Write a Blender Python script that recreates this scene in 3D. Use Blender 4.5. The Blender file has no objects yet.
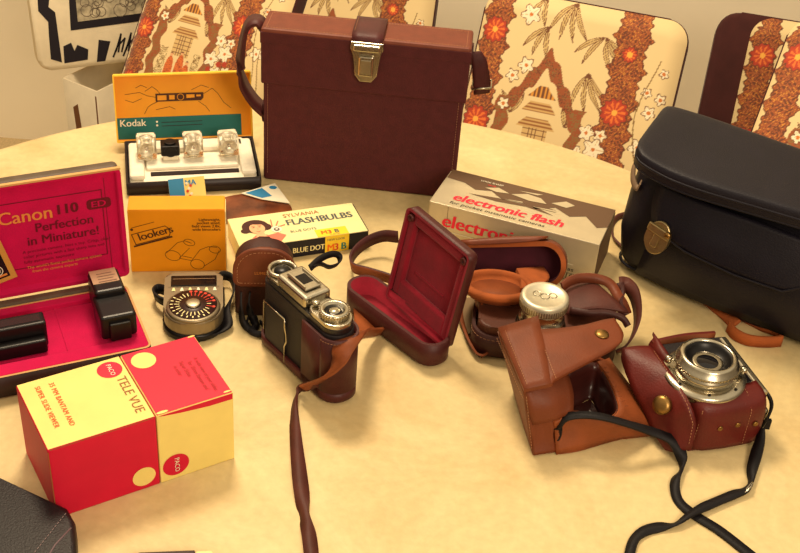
import bpy, bmesh, math, random
from mathutils import Vector, Matrix
R = math.radians
V = Vector
random.seed(4)
C = bpy.context.scene.collection
scn = bpy.context.scene

# ---------------------------------------------------------------- camera
FPX, PITCH, ROLL, CAMH = 1208.96, R(35.407), R(4.563), .69
_fw = V((0, math.cos(PITCH), -math.sin(PITCH)))
_r0 = V((1, 0, 0)); _u0 = _r0.cross(_fw)
_r = _r0 * math.cos(ROLL) + _u0 * math.sin(ROLL)
_u = -_r0 * math.sin(ROLL) + _u0 * math.cos(ROLL)
cd = bpy.data.cameras.new('camera'); cam = bpy.data.objects.new('camera', cd); C.objects.link(cam)
m = Matrix((_r, _u, -_fw)).transposed().to_4x4(); m.translation = V((0, 0, CAMH)); cam.matrix_world = m
cd.sensor_fit = 'HORIZONTAL'; cd.sensor_width = 36; cd.lens = FPX * 36 / 800; cd.clip_start = .02
scn.camera = cam

def at(u, v, h=0.0):                       # the point of the horizontal plane z = h seen at a pixel
    d = _fw + _r * ((u - 400) / FPX) + _u * ((276.5 - v) / FPX)
    return V((0, 0, CAMH)) + d * ((h - CAMH) / d.z)

# ---------------------------------------------------------------- light
w = bpy.data.worlds.new('world'); scn.world = w; w.use_nodes = True
_nt = w.node_tree; _bg = _nt.nodes['Background']; _bg.inputs[1].default_value = .8
_tc = _nt.nodes.new('ShaderNodeTexCoord'); _sp = _nt.nodes.new('ShaderNodeSeparateXYZ'); _rp = _nt.nodes.new('ShaderNodeValToRGB')   # dim room below, paler ceiling above
_nt.links.new(_tc.outputs['Generated'], _sp.inputs[0]); _nt.links.new(_sp.outputs['Z'], _rp.inputs['Fac']); _nt.links.new(_rp.outputs['Color'], _bg.inputs[0])
_e = _rp.color_ramp.elements; _e[0].position = .0; _e[0].color = (.30, .21, .12, 1); _e[1].position = .62; _e[1].color = (1.0, .81, .54, 1); _k = _e.new(.30); _k.color = (.42, .31, .19, 1)
def area(name, loc, target, size, power, col):
    l = bpy.data.lights.new(name, 'AREA'); l.shape = 'DISK'; l.size = size; l.energy = power; l.color = col
    o = bpy.data.objects.new(name, l); C.objects.link(o); o.location = loc
    o.rotation_euler = (V(target) - V(loc)).to_track_quat('-Z', 'Y').to_euler(); return o
area('ceiling_lamp_light', (-.30, 1.50, 1.45), (-.05, 1.25, 0), .42, 24, (1.0, .79, .53))
area('wall_fill_light', (.7, -.7, 1.15), (.0, 2.2, .1), .7, 20, (1.0, .80, .58))  # added unseen fill from behind the camera, brightens the back wall
scn.view_settings.view_transform = 'Standard'; scn.view_settings.look = 'None'
scn.view_settings.exposure = 0.06; scn.view_settings.gamma = 1; scn.view_settings.use_curve_mapping = False

# ---------------------------------------------------------------- materials
def s2l(c):
    return tuple((x / 12.92 if x <= .04045 else ((x + .055) / 1.055) ** 2.4) for x in c)
MC = {}
def mat(name, rgb, rough=.5, metal=0, noise=0, nscale=60, bump=0, bscale=300, spec=.5, sheen=0, coat=0, trans=0, rgb2=None, detail=4):
    if name in MC: return MC[name]
    m = bpy.data.materials.new(name); m.use_nodes = True; nt = m.node_tree; b = nt.nodes['Principled BSDF']
    col = s2l([x / 255 for x in rgb])
    b.inputs['Base Color'].default_value = (*col, 1); b.inputs['Roughness'].default_value = rough
    b.inputs['Metallic'].default_value = metal; spec = spec if metal or rough < .3 else min(spec, .3)
    b.inputs['Specular IOR Level'].default_value = spec
    b.inputs['Sheen Weight'].default_value = sheen; b.inputs['Coat Weight'].default_value = coat
    b.inputs['Transmission Weight'].default_value = trans
    if noise or bump or rgb2: tc = nt.nodes.new('ShaderNodeTexCoord')
    if noise or rgb2:
        n = nt.nodes.new('ShaderNodeTexNoise'); n.inputs['Scale'].default_value = nscale; n.inputs['Detail'].default_value = detail
        r = nt.nodes.new('ShaderNodeValToRGB'); nt.links.new(tc.outputs['Object'], n.inputs['Vector'])
        nt.links.new(n.outputs['Fac'], r.inputs['Fac']); r.color_ramp.elements[0].position = .3; r.color_ramp.elements[1].position = .7
        c2 = s2l([x / 255 for x in rgb2]) if rgb2 else tuple(min(1, x * (1 + noise)) for x in col)
        c1 = col if rgb2 else tuple(x * (1 - noise) for x in col)
        r.color_ramp.elements[0].color = (*c1, 1); r.color_ramp.elements[1].color = (*c2, 1)
        nt.links.new(r.outputs['Color'], b.inputs['Base Color'])
    if bump:
        n2 = nt.nodes.new('ShaderNodeTexNoise'); n2.inputs['Scale'].default_value = bscale; n2.inputs['Detail'].default_value = 3
        bp = nt.nodes.new('ShaderNodeBump'); bp.inputs['Strength'].default_value = bump; bp.inputs['Distance'].default_value = .0008
        nt.links.new(tc.outputs['Object'], n2.inputs['Vector']); nt.links.new(n2.outputs['Fac'], bp.inputs['Height'])
        nt.links.new(bp.outputs['Normal'], b.inputs['Normal'])
    MC[name] = m; return m
def leather(name, rgb, rough=.45, noise=.22, ns=45, bump=.35): return mat(name, rgb, rough, noise=noise, nscale=ns, bump=bump, bscale=700)
def card(name, rgb, rough=.55, noise=.05): return mat(name, rgb, rough, noise=noise, nscale=40)
def ink(name, rgb): return mat(name, rgb, .6)

def table_material():
    m = bpy.data.materials.new('cream_mottled_vinyl'); m.use_nodes = True; nt = m.node_tree; b = nt.nodes['Principled BSDF']
    tc = nt.nodes.new('ShaderNodeTexCoord')
    n = nt.nodes.new('ShaderNodeTexNoise'); n.inputs['Scale'].default_value = 9; n.inputs['Detail'].default_value = 8; n.inputs['Roughness'].default_value = .65; n.inputs['Distortion'].default_value = .8
    r = nt.nodes.new('ShaderNodeValToRGB'); e = r.color_ramp.elements
    e[0].position = .3; e[0].color = (*s2l((.85, .74, .52)), 1); e[1].position = .72; e[1].color = (*s2l((.93, .85, .64)), 1)
    n2 = nt.nodes.new('ShaderNodeTexNoise'); n2.inputs['Scale'].default_value = 120; n2.inputs['Detail'].default_value = 5
    mx = nt.nodes.new('ShaderNodeMix'); mx.data_type = 'RGBA'; mx.blend_type = 'MULTIPLY'; mx.inputs['Factor'].default_value = .25
    bp = nt.nodes.new('ShaderNodeBump'); bp.inputs['Strength'].default_value = .25; bp.inputs['Distance'].default_value = .002
    for k in (n, n2): nt.links.new(tc.outputs['Object'], k.inputs['Vector'])
    nt.links.new(n.outputs['Fac'], r.inputs['Fac']); nt.links.new(r.outputs['Color'], mx.inputs['A']); nt.links.new(n2.outputs['Fac'], mx.inputs['B'])
    nt.links.new(mx.outputs['Result'], b.inputs['Base Color']); nt.links.new(n2.outputs['Fac'], bp.inputs['Height']); nt.links.new(bp.outputs['Normal'], b.inputs['Normal'])
    b.inputs['Roughness'].default_value = .5; b.inputs['Specular IOR Level'].default_value = .3
    return m

BLACK = mat('black_plastic', (14, 11, 12), .35)
CHROME = mat('satin_chrome', (190, 182, 162), .26, 1, noise=.06, nscale=200)
CHROME_D = mat('dull_aluminium', (165, 155, 132), .42, 1, noise=.08, nscale=150)
BRASS = mat('aged_brass', (150, 116, 66), .38, 1, noise=.15, nscale=200)
THREAD = mat('pale_thread', (190, 140, 100), .8)
STRAPB = leather('black_woven_strap', (13, 9, 13), .6, .2)
CREAM = card('cream_card', (238, 226, 164)); WHITEC = card('white_card', (238, 230, 205)); GLASSD = mat('dark_glass', (18, 16, 20), .08)

# ---------------------------------------------------------------- geometry helpers
class MB:
    def __init__(s, M=None): s.bm = bmesh.new(); s.mats = []; s.M = M or Matrix()
    def mi(s, m):
        if m not in s.mats: s.mats.append(m)
        return s.mats.index(m)
    def take(s, t, m, M=None, smooth=False, recalc=True):
        if recalc: bmesh.ops.recalc_face_normals(t, faces=t.faces)
        i = s.mi(m) if m else None
        for f in t.faces:
            if i is not None: f.material_index = i
            f.smooth = smooth
        bmesh.ops.transform(t, matrix=s.M @ (M or Matrix()), verts=t.verts)
        me = bpy.data.meshes.new('t'); t.to_mesh(me); t.free(); s.bm.from_mesh(me); bpy.data.meshes.remove(me)
    def mesh(s, vs, fs, m, M=None, smooth=False, recalc=True):
        t = bmesh.new(); vv = [t.verts.new(v) for v in vs]
        for f in fs:
            try: t.faces.new([vv[k] for k in f])
            except ValueError: pass
        s.take(t, m, M, smooth, recalc)
    def box(s, x0, x1, y0, y1, z0, z1, m, M=None, bev=0, seg=2, smooth=None):
        t = bmesh.new(); bmesh.ops.create_cube(t, size=1)
        bmesh.ops.transform(t, matrix=Matrix.Translation(((x0+x1)/2, (y0+y1)/2, (z0+z1)/2)) @ Matrix.Diagonal((x1-x0, y1-y0, z1-z0, 1)), verts=t.verts)
        if bev: bmesh.ops.bevel(t, geom=list(t.edges), offset=bev, segments=seg, profile=.5, affect='EDGES')
        s.take(t, m, M, False if smooth is None else smooth)
    def prism(s, pts, z0, z1, m, M=None, bev=0, seg=3, smooth=False, scale_top=None):
        t = bmesh.new(); n = len(pts)
        a = [t.verts.new((x, y, z0)) for x, y in pts]
        cx = sum(p[0] for p in pts)/n; cy = sum(p[1] for p in pts)/n; k = scale_top or 1
        b = [t.verts.new((cx+(x-cx)*k, cy+(y-cy)*k, z1)) for x, y in pts]
        t.faces.new(a[::-1]); t.faces.new(b)
        for i in range(n): t.faces.new((a[i], a[(i+1) % n], b[(i+1) % n], b[i]))
        if bev:
            es = [e for e in t.edges if abs(e.verts[0].co.z-e.verts[1].co.z) < 1e-9]
            bmesh.ops.bevel(t, geom=es, offset=bev, segments=seg, profile=.5, affect='EDGES')
        s.take(t, m, M, smooth)
    def lathe(s, prof, m, M=None, n=40, smooth=True):   # prof: (r,z) list, r=0 at ends allowed
        vs = []; fs = []
        for r, z in prof:
            for k in range(n): a = 2*math.pi*k/n; vs.append((r*math.cos(a), r*math.sin(a), z))
        for j in range(len(prof)-1):
            for k in range(n): fs.append((j*n+k, j*n+(k+1) % n, (j+1)*n+(k+1) % n, (j+1)*n+k))
        t = bmesh.new(); vv = [t.verts.new(v) for v in vs]
        for f in fs: t.faces.new([vv[k] for k in f])
        bmesh.ops.remove_doubles(t, verts=t.verts, dist=1e-6)
        s.take(t, m, M, smooth)
    def tube(s, pts, r, m, M=None, n=8, closed=False):
        pts = [V(p) for p in pts]; vs = []; fs = []; N = len(pts); up = V((.13, .21, .97)).normalized()
        for i, p in enumerate(pts):
            d = (pts[(i+1) % N] - pts[i-1]) if closed else (pts[min(i+1, N-1)] - pts[max(i-1, 0)])
            d.normalize(); a = d.cross(up); a = a.normalized() if a.length > 1e-4 else V((1, 0, 0)); b = a.cross(d)
            for k in range(n): q = 2*math.pi*k/n; vs.append(p + a*math.cos(q)*r + b*math.sin(q)*r)
        for i in range(N if closed else N-1):
            j = (i+1) % N
            for k in range(n): fs.append((i*n+k, i*n+(k+1) % n, j*n+(k+1) % n, j*n+k))
        if not closed: fs += [tuple(range(n)), tuple(range((N-1)*n, N*n))]
        s.mesh(vs, fs, m, M, True)
    def grid(s, g, th, m, m2=None, M=None, sub=4):      # g: rows of points -> smoothed sheet of thickness th
        g = [[V(p) for p in row] for row in g]
        g = [cr(row, sub) for row in g]; g = [list(x) for x in zip(*[cr(list(c), sub) for c in zip(*g)])]
        nr, nc = len(g), len(g[0]); N = [[None]*nc for _ in range(nr)]
        for i in range(nr):
            for j in range(nc):
                du = g[min(i+1, nr-1)][j]-g[max(i-1, 0)][j]; dv = g[i][min(j+1, nc-1)]-g[i][max(j-1, 0)]
                k = du.cross(dv); N[i][j] = k.normalized() if k.length > 1e-12 else V((0, 0, 1))
        vs = [g[i][j]+N[i][j]*th/2 for i in range(nr) for j in range(nc)] + [g[i][j]-N[i][j]*th/2 for i in range(nr) for j in range(nc)]
        o = nr*nc; A = []; B = []; E = []
        for i in range(nr-1):
            for j in range(nc-1):
                q = (i*nc+j, i*nc+j+1, (i+1)*nc+j+1, (i+1)*nc+j); A.append(q); B.append(tuple(o+k for k in q[::-1]))
        ring = [(0, j) for j in range(nc)] + [(i, nc-1) for i in range(1, nr)] + [(nr-1, j) for j in range(nc-2, -1, -1)] + [(i, 0) for i in range(nr-2, 0, -1)]
        ids = [i*nc+j for i, j in ring]
        for k in range(len(ids)): a, b = ids[k], ids[(k+1) % len(ids)]; E.append((a, b, b+o, a+o))
        t = bmesh.new(); vv = [t.verts.new(v) for v in vs]
        i1 = s.mi(m); i2 = s.mi(m2 or m)
        for fs, ii, sm in ((A, i1, True), (B, i2, True), (E, i1, False)):
            for f in fs:
                try: fc = t.faces.new([vv[k] for k in f]); fc.material_index = ii; fc.smooth = sm
                except ValueError: pass
        bmesh.ops.recalc_face_normals(t, faces=t.faces)
        bmesh.ops.transform(t, matrix=s.M @ (M or Matrix()), verts=t.verts)
        me = bpy.data.meshes.new('t'); t.to_mesh(me); t.free(); s.bm.from_mesh(me); bpy.data.meshes.remove(me)
    def ribbon(s, pts, width, th, m, m2=None, rolls=None, sub=6, widths=None):
        # pts: centre line (world); rolls: angle of the band's width from horizontal (0 lies flat, 90 stands on edge)
        rolls = rolls or [0]*len(pts); widths = widths or [width]*len(pts)
        P = cr([V(p) for p in pts], sub); Q = cr([V((r, w_, 0)) for r, w_ in zip(rolls, widths)], sub)
        g = []
        for i, p in enumerate(P):
            d = P[min(i+1, len(P)-1)]-P[max(i-1, 0)]; h = V((-d.y, d.x, 0))
            h = h.normalized() if h.length > 1e-7 else V((1, 0, 0)); v = d.normalized().cross(h)
            a = R(Q[i].x); sv = (h*math.cos(a)+v*math.sin(a))*Q[i].y/2
            g.append([p-sv, p+sv])
        s.grid(g, th, m, m2, sub=1)
    def tub(s, out, h, wall, floor, mo, mi, M=None, mr=None, zb=0, bev=.002):
        n = len(out); inn = inset(out, wall); mr = mr or mo; b2 = inset(out, bev)
        rings = [[(x, y, zb) for x, y in b2], [(x, y, zb+bev) for x, y in out], [(x, y, zb+h) for x, y in out], [(x, y, zb+h) for x, y in inn], [(x, y, zb+floor) for x, y in inn]]
        t = bmesh.new(); rv = [[t.verts.new(p) for p in r] for r in rings]
        f = t.faces.new(rv[0][::-1]); f.material_index = s.mi(mo)
        f = t.faces.new(rv[4]); f.material_index = s.mi(mi)
        for a, b, mm in ((0, 1, mo), (1, 2, mo), (2, 3, mr), (3, 4, mi)):
            for i in range(n):
                f = t.faces.new((rv[a][i], rv[a][(i+1) % n], rv[b][(i+1) % n], rv[b][i])); f.material_index = s.mi(mm); f.smooth = (a != 2)
        bmesh.ops.recalc_face_normals(t, faces=t.faces)
        bmesh.ops.transform(t, matrix=s.M @ (M or Matrix()), verts=t.verts)
        me = bpy.data.meshes.new('t'); t.to_mesh(me); t.free(); s.bm.from_mesh(me); bpy.data.meshes.remove(me)
    def poly(s, pts, m, M=None, z=.00025):              # a printed patch lying just on a face
        s.mesh([(x, y, z) for x, y in pts], [tuple(range(len(pts)))], m, M, recalc=False)
    def line(s, pts, w_, m, M=None, z=.0003, closed=False):   # a printed stroke
        if closed: pts = list(pts)+[pts[0]]
        for a, b in zip(pts, pts[1:]):
            a = V(a); b = V(b); d = b-a
            if d.length < 1e-7: continue
            n = V((-d.y, d.x)).normalized()*w_/2; e = d.normalized()*w_*.3
            s.poly([tuple(a-n-e), tuple(b-n+e), tuple(b+n+e), tuple(a+n-e)], m, M, z)
    def text(s, txt, x, y, size, m, M=None, rot=0, bold=0, align='LEFT', shear=0, sx=1, z=.0004, space=1):
        if bold:
            for k in (-1, 0, 1): s.text(txt, x+k*bold*.7*math.cos(rot), y+k*bold*.7*math.sin(rot), size, m, M, rot, 0, align, shear, sx, z+k*.00002, space)
            return
        cu = bpy.data.curves.new('t', 'FONT'); cu.body = txt; cu.size = size; cu.align_x = align; cu.shear = shear
        cu.space_character = space; cu.resolution_u = 3; cu.fill_mode = 'FRONT'
        o = bpy.data.objects.new('t', cu); C.objects.link(o)
        me = bpy.data.meshes.new_from_object(o.evaluated_get(bpy.context.evaluated_depsgraph_get()))
        t = bmesh.new(); t.from_mesh(me); bpy.data.objects.remove(o); bpy.data.curves.remove(cu); bpy.data.meshes.remove(me)
        s.take(t, m, (M or Matrix()) @ Matrix.Translation((x, y, z)) @ Matrix.Rotation(rot, 4, 'Z') @ Matrix.Diagonal((sx, 1, 1, 1)), recalc=False)
    def stitch(s, pts, m=None, L=.0016, gap=.0014, r=.00022):
        P = [V(p) for p in pts]; on = 0
        for a, b in zip(P, P[1:]):
            d = b-a; l = d.length; k = 0
            if l < 1e-6: continue
            d.normalize()
            while k < l:
                e = min(l, k+L); s.tube([a+d*k, a+d*e], r, m or THREAD, n=4); k += L+gap

def cr(P, sub):
    if sub <= 1 or len(P) < 2: return P
    if len(P) == 2: return [P[0].lerp(P[1], k/sub) for k in range(sub+1)]
    out = []
    for i in range(len(P)-1):
        p1, p2 = P[i], P[i+1]; p0 = P[i-1] if i else p1*2-p2; p3 = P[i+2] if i+2 < len(P) else p2*2-p1
        for k in range(sub):
            t = k/sub
            out.append(.5*((2*p1)+(p2-p0)*t+(2*p0-5*p1+4*p2-p3)*t*t+(3*p1-p0-3*p2+p3)*t**3))
    out.append(P[-1]); return out
def inset(pts, d):
    n = len(pts); out = []
    for i in range(n):
        a, b, c = V(pts[i-1]), V(pts[i]), V(pts[(i+1) % n])
        n1 = V((-(b-a).y, (b-a).x)).normalized(); n2 = V((-(c-b).y, (c-b).x)).normalized()
        k = n1+n2; k = k.normalized() if k.length > 1e-6 else n1
        out.append(tuple(b+k*d/max(.35, k.dot(n1))))
    return out
def rrect(x0, x1, y0, y1, r, n=5):                      # r: one radius or (bl, br, tr, tl)
    r = r if isinstance(r, (tuple, list)) else (r,)*4; o = []
    for (cx, cy, sx, sy, a0), q in zip(((x0, y0, 1, 1, 180), (x1, y0, -1, 1, 270), (x1, y1, -1, -1, 0), (x0, y1, 1, -1, 90)), r):
        if q <= 1e-5: o.append((cx, cy)); continue
        for k in range(n+1):
            a = R(a0+90*k/n); o.append((cx+sx*q+q*math.cos(a), cy+sy*q+q*math.sin(a)))
    return o
def ell(cx, cy, rx, ry=None, n=28): ry = ry or rx; return [(cx+rx*math.cos(2*math.pi*k/n), cy+ry*math.sin(2*math.pi*k/n)) for k in range(n)]
def ipath(c, rot=0, s=1, o=(0, 0)): return [(o[0]+s*(x*math.cos(rot)-y*math.sin(rot)), o[1]+s*(x*math.sin(rot)+y*math.cos(rot))) for x, y in c]
def frame(o, X, Y):                                     # matrix whose local x, y axes run along X, Y
    X = V(X).normalized(); Z = X.cross(V(Y)).normalized(); Y = Z.cross(X)
    m = Matrix((X, Y, Z)).transposed().to_4x4(); m.translation = V(o); return m
def FRONT(w_=0, y=0): return frame((0, y, 0), (1, 0, 0), (0, 0, 1))
def TOP(z): return Matrix.Translation((0, 0, z))

class Thing:
    def __init__(s, name, label, cat, loc, yaw=0, group=None, mesh=None, tilt=None):
        s.M = Matrix.Translation(V(loc)) @ Matrix.Rotation(yaw, 4, 'Z')
        if tilt is not None: s.M = s.M @ tilt
        if mesh is None:
            s.o = bpy.data.objects.new(name, None); s.o.empty_display_size = .02; C.objects.link(s.o); s.o.matrix_world = s.M
        else:
            s.o = s.mk(name, mesh[0], None, mesh[1] if len(mesh) > 1 else False); s.o.matrix_world = s.M
        s.o['label'] = label; s.o['category'] = cat
        if group: s.o['group'] = group
    def mk(s, name, mb, parent, world):
        if world: bmesh.ops.transform(mb.bm, matrix=s.M.inverted(), verts=mb.bm.verts)
        me = bpy.data.meshes.new(name); mb.bm.to_mesh(me); mb.bm.free()
        for m_ in mb.mats: me.materials.append(m_)
        o = bpy.data.objects.new(name, me); C.objects.link(o)
        if parent: o.parent = parent
        return o
    def part(s, name, mb, parent=None, world=False, label=None):
        o = s.mk(name, mb, parent or s.o, world)
        if label: o['label'] = label
        return o
def struct(name, mb):
    me = bpy.data.meshes.new(name); mb.bm.to_mesh(me); mb.bm.free()
    for m_ in mb.mats: me.materials.append(m_)
    o = bpy.data.objects.new(name, me); C.objects.link(o); o['kind'] = 'structure'; return o

# ---------------------------------------------------------------- setting
WALLY = 2.46
b = MB(); b.box(-3, 3, WALLY, WALLY+.1, -.75, 1.9, mat('cream_plaster', (250, 240, 216), .9, noise=.05, nscale=3, bump=.15, bscale=90)); struct('wall_back', b)
b = MB(); b.box(-3, 3, -1.6, WALLY+.1, -.8, -.75, mat('pale_carpet', (196, 172, 130), .95, noise=.15, nscale=200, bump=.5, bscale=300)); struct('floor', b)

TC = (-.0618, .766); TR = .557
t = Thing('round_table', 'round dining table with mottled cream vinyl top holding all the cameras', 'table', (TC[0], TC[1], -.75))
b = MB(); TM = table_material()
b.lathe([(0, .712), (TR-.006, .712), (TR-.001, .716), (TR, .724), (TR, .738), (TR-.002, .745), (TR-.006, .749), (TR-.012, .75), (0, .75)], TM, n=128); t.part('tabletop', b)
WOODT = mat('dark_walnut', (92, 56, 32), .45, noise=.25, nscale=14)
b = MB(); b.lathe([(0, .1), (.06, .1), (.05, .2), (.045, .5), (.07, .66), (.16, .7), (.16, .712), (0, .712)], WOODT, n=32); t.part('pedestal', b)
for k in range(4):
    b = MB(Matrix.Rotation(R(45+90*k), 4, 'Z')); b.tube([(.03, 0, .16), (.14, 0, .12), (.27, 0, .055), (.34, 0, .028)], .026, WOODT, n=12); t.part('leg', b)

# ---------------------------------------------------------------- chairs
def pattern(u, v):
    """woven-print colour of the chair cover at (u, v) in the unit square, sRGB 0..255"""
    def n2(x, y, q=0): return math.sin(x*12.9+q*3+2*math.sin(y*7.3+q))*math.sin(y*11.7+q*5+2*math.sin(x*9.1+q*2))
    cream = (230, 204, 150); rust = (152, 78, 36); dk = (104, 52, 26); olive = (136, 104, 54); white = (246, 232, 198); red = (176, 54, 26); gold = (216, 146, 56); line = (112, 66, 34)
    c = cream; e = .010*math.sin(v*41)+.008*math.sin(v*83+1)+.005*math.sin(v*170)
    # leafy sprays, outlined
    for (x0, y0, L, aa) in ((.45, 1.0, .20, (-2.2, -1.85, -1.5, -1.15)), (.62, .86, .17, (-2.5, -2.1, -1.2, -.8, -.4)), (.34, .86, .16, (-2.3, -1.9, -1.4)), (.58, .68, .20, (-1.9, -1.5, -1.1, -.8)), (.30, 1.0, .15, (-2.0, -1.4)), (.24, .42, .12, (1.2, 1.7, 2.2)), (.52, .40, .10, (1.0, 1.5, 2.0))):
        for a in aa:
            dx, dy = u-x0, v-y0; t_ = dx*math.cos(a)+dy*math.sin(a); q = abs(-dx*math.sin(a)+dy*math.cos(a)+.012*math.sin(t_*18))
            if 0 < t_ < L:
                wd = .013*math.sin(math.pi*t_/L)**.8
                if q < wd: c = line if q > wd-.0035 or q < .0016 else (206, 176, 116)
    # rust scroll bands
    for (x0, x1, sl) in ((.015, .15, 0), (.67, .83, .0)):
        d = min(u-(x0+e), (x1-e)-u)
        if d > 0:
            k = n2(u*13, v*13, x0*10); c = rust if k > -.12 else dk
            if abs(k-.1) < .07: c = (190, 112, 52)
            if abs(n2(u*24, v*24, 2)) < .09: c = gold if k > .2 else (176, 92, 40)
            if d < .006: c = dk
    for X, Y, q_ in ((.08, .80, .058), (.08, .36, .062), (.75, .80, .034), (.74, .52, .062), (.75, .16, .05), (.08, .03, .05)):
        r_ = math.hypot(u-X, v-Y); a = math.atan2(v-Y, u-X); s_ = q_*(1+.10*math.sin(a*11))
        if r_ < s_: c = red if r_ > s_*.8 else ((228, 112, 44) if math.sin(a*10) > .1 else (184, 62, 28))
        if s_ < r_ < s_+.005: c = dk
        if r_ < .014: c = (244, 176, 70)
    # arch of foliage with a small pavilion and figures under it
    top = .76-abs(u-.38)*1.55+.015*math.sin(u*90)
    if .17 < u < .60 and top-.10 < v < top: c = rust if n2(u*18, v*18, 4) > -.25 else (dk if n2(u*30, v*30) > 0 else olive)
    for cx in (.20, .575):
        if abs(u-cx+.012*math.sin(v*45)) < .030 and v < .50: c = rust if n2(u*20, v*20, 1) > -.15 else olive
    if v < top-.12 and .24 < u < .53:
        if .52 < v < .575 and abs(u-.38) < .02+(.575-v)*.9: c = line if math.sin(u*300) > 0 else gold
        for yb, hw in ((.45, .085), (.37, .10)):
            if yb < v < yb+.05 and abs(u-.38) < hw*(1-(v-yb)*9): c = (150, 96, 48) if math.sin(v*380) > 0 else (208, 168, 104)
        if .24 < v < .37 and abs(u-.38) < .06: c = line if abs(math.sin(u*170)) < .3 or abs(math.sin(v*120)) < .2 else (214, 178, 116)
        for fx, fy in ((.33, .15), (.40, .17), (.45, .12)):
            if ((u-fx)/.028)**2+((v-fy)/.085)**2 < 1: c = (214, 108, 44) if n2(u*26, v*26, fx) > -.3 else (160, 66, 30)
            if math.hypot(u-fx, v-fy-.095) < .012: c = (226, 170, 120) if v < fy+.098 else dk
        if v < .28 and (abs(u-.265) < .028 or abs(u-.505) < .024) and n2(u*26, v*26, 3) > .05: c = olive
    # blossoms
    for X, Y, q_ in ((.24, .90, .044), (.27, .66, .036), (.215, .60, .03), (.63, .40, .036), (.70, .40, .03), (.68, .33, .048), (.60, .28, .044), (.655, .20, .04), (.58, .15, .036), (.72, .22, .034), (.63, .08, .034), (.70, .08, .03), (.885, .38, .04), (.90, .55, .030), (.94, .62, .026), (.87, .64, .024), (.89, .12, .036), (.93, .74, .022), (.2, .46, .028), (.55, .05, .028)):
        r_ = math.hypot(u-X, v-Y); a = math.atan2(v-Y, u-X); s_ = q_*(1+.22*math.cos(a*5+X*9))
        if r_ < s_: c = white if r_ < s_-.005 else line
        if r_ < s_-.006 and abs(math.sin(a*2.5+X*4.5)) < .10 and r_ > .012: c = (214, 180, 130)
        if r_ < .009: c = (206, 118, 40)
    for X, Y in ((.60, .215), (.70, .27), (.665, .13), (.61, .10), (.66, .26)):
        if math.hypot(u-X, v-Y) < .017: c = red
    for x0, am, fq, lo, hi in ((.875, .035, 9, .08, .8), (.93, .025, 12, .05, .5)):
        if abs(u-x0-am*math.sin(v*fq)) < .0028 and lo < v < hi: c = olive
    return c
def fabric_mat():
    m = bpy.data.materials.new('oriental_print_fabric'); m.use_nodes = True; nt = m.node_tree; b_ = nt.nodes['Principled BSDF']
    a = nt.nodes.new('ShaderNodeVertexColor'); a.layer_name = 'print'; nt.links.new(a.outputs['Color'], b_.inputs['Base Color'])
    b_.inputs['Roughness'].default_value = .75; b_.inputs['Sheen Weight'].default_value = .2; return m
FAB = fabric_mat(); VELB = mat('brown_velvet', (66, 26, 24), .85, sheen=.08, noise=.15, nscale=40)
def pad_mesh(w_, h_, th, n=230):
    """padded slab standing in x-z: printed front (towards -y), velvet rim"""
    bm_ = bmesh.new(); L = bm_.loops.layers.float_color.new('print'); rr = .035
    def rc(u, v):                     # squeeze the square grid into a rounded rectangle
        x = (u-.5)*w_; z = v*h_; 
        for cx, cz, sx, sz in ((-w_/2+rr, h_-rr, -1, 1), (w_/2-rr, h_-rr, 1, 1)):
            dx = (x-cx)*sx; dz = (z-cz)*sz
            if dx > 0 and dz > 0:
                mx = max(dx, dz); l_ = math.hypot(dx, dz); x = cx+sx*dx*mx/l_; z = cz+sz*dz*mx/l_
        ed = min(u, 1-u, 1-v, v+.3)*min(w_, h_); bul = th*.32*(1-max(0, 1-ed/.03)**2)
        return (x, -bul, z)
    g = [[bm_.verts.new(rc(i/n, j/n)) for i in range(n+1)] for j in range(n+1)]
    for j in range(n):
        for i in range(n):
            f = bm_.faces.new((g[j][i], g[j][i+1], g[j+1][i+1], g[j+1][i])); f.smooth = True
            for lp, (a, b_) in zip(f.loops, ((i, j), (i+1, j), (i+1, j+1), (i, j+1))):
                key = (a, b_)
                if key not in pad_mesh.cache: pad_mesh.cache[key] = s2l([q/255 for q in pattern(a/n, b_/n)])
                lp[L] = (*pad_mesh.cache[key], 1)
    me = bpy.data.meshes.new('cushion'); bm_.to_mesh(me); bm_.free(); me.materials.append(FAB); return me
pad_mesh.cache = {}
CW, CH, CTH = .325, .33, .05
PADME = pad_mesh(CW, CH, CTH)
CHM = mat('chair_steel', (170, 160, 140), .3, 1)
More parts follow.
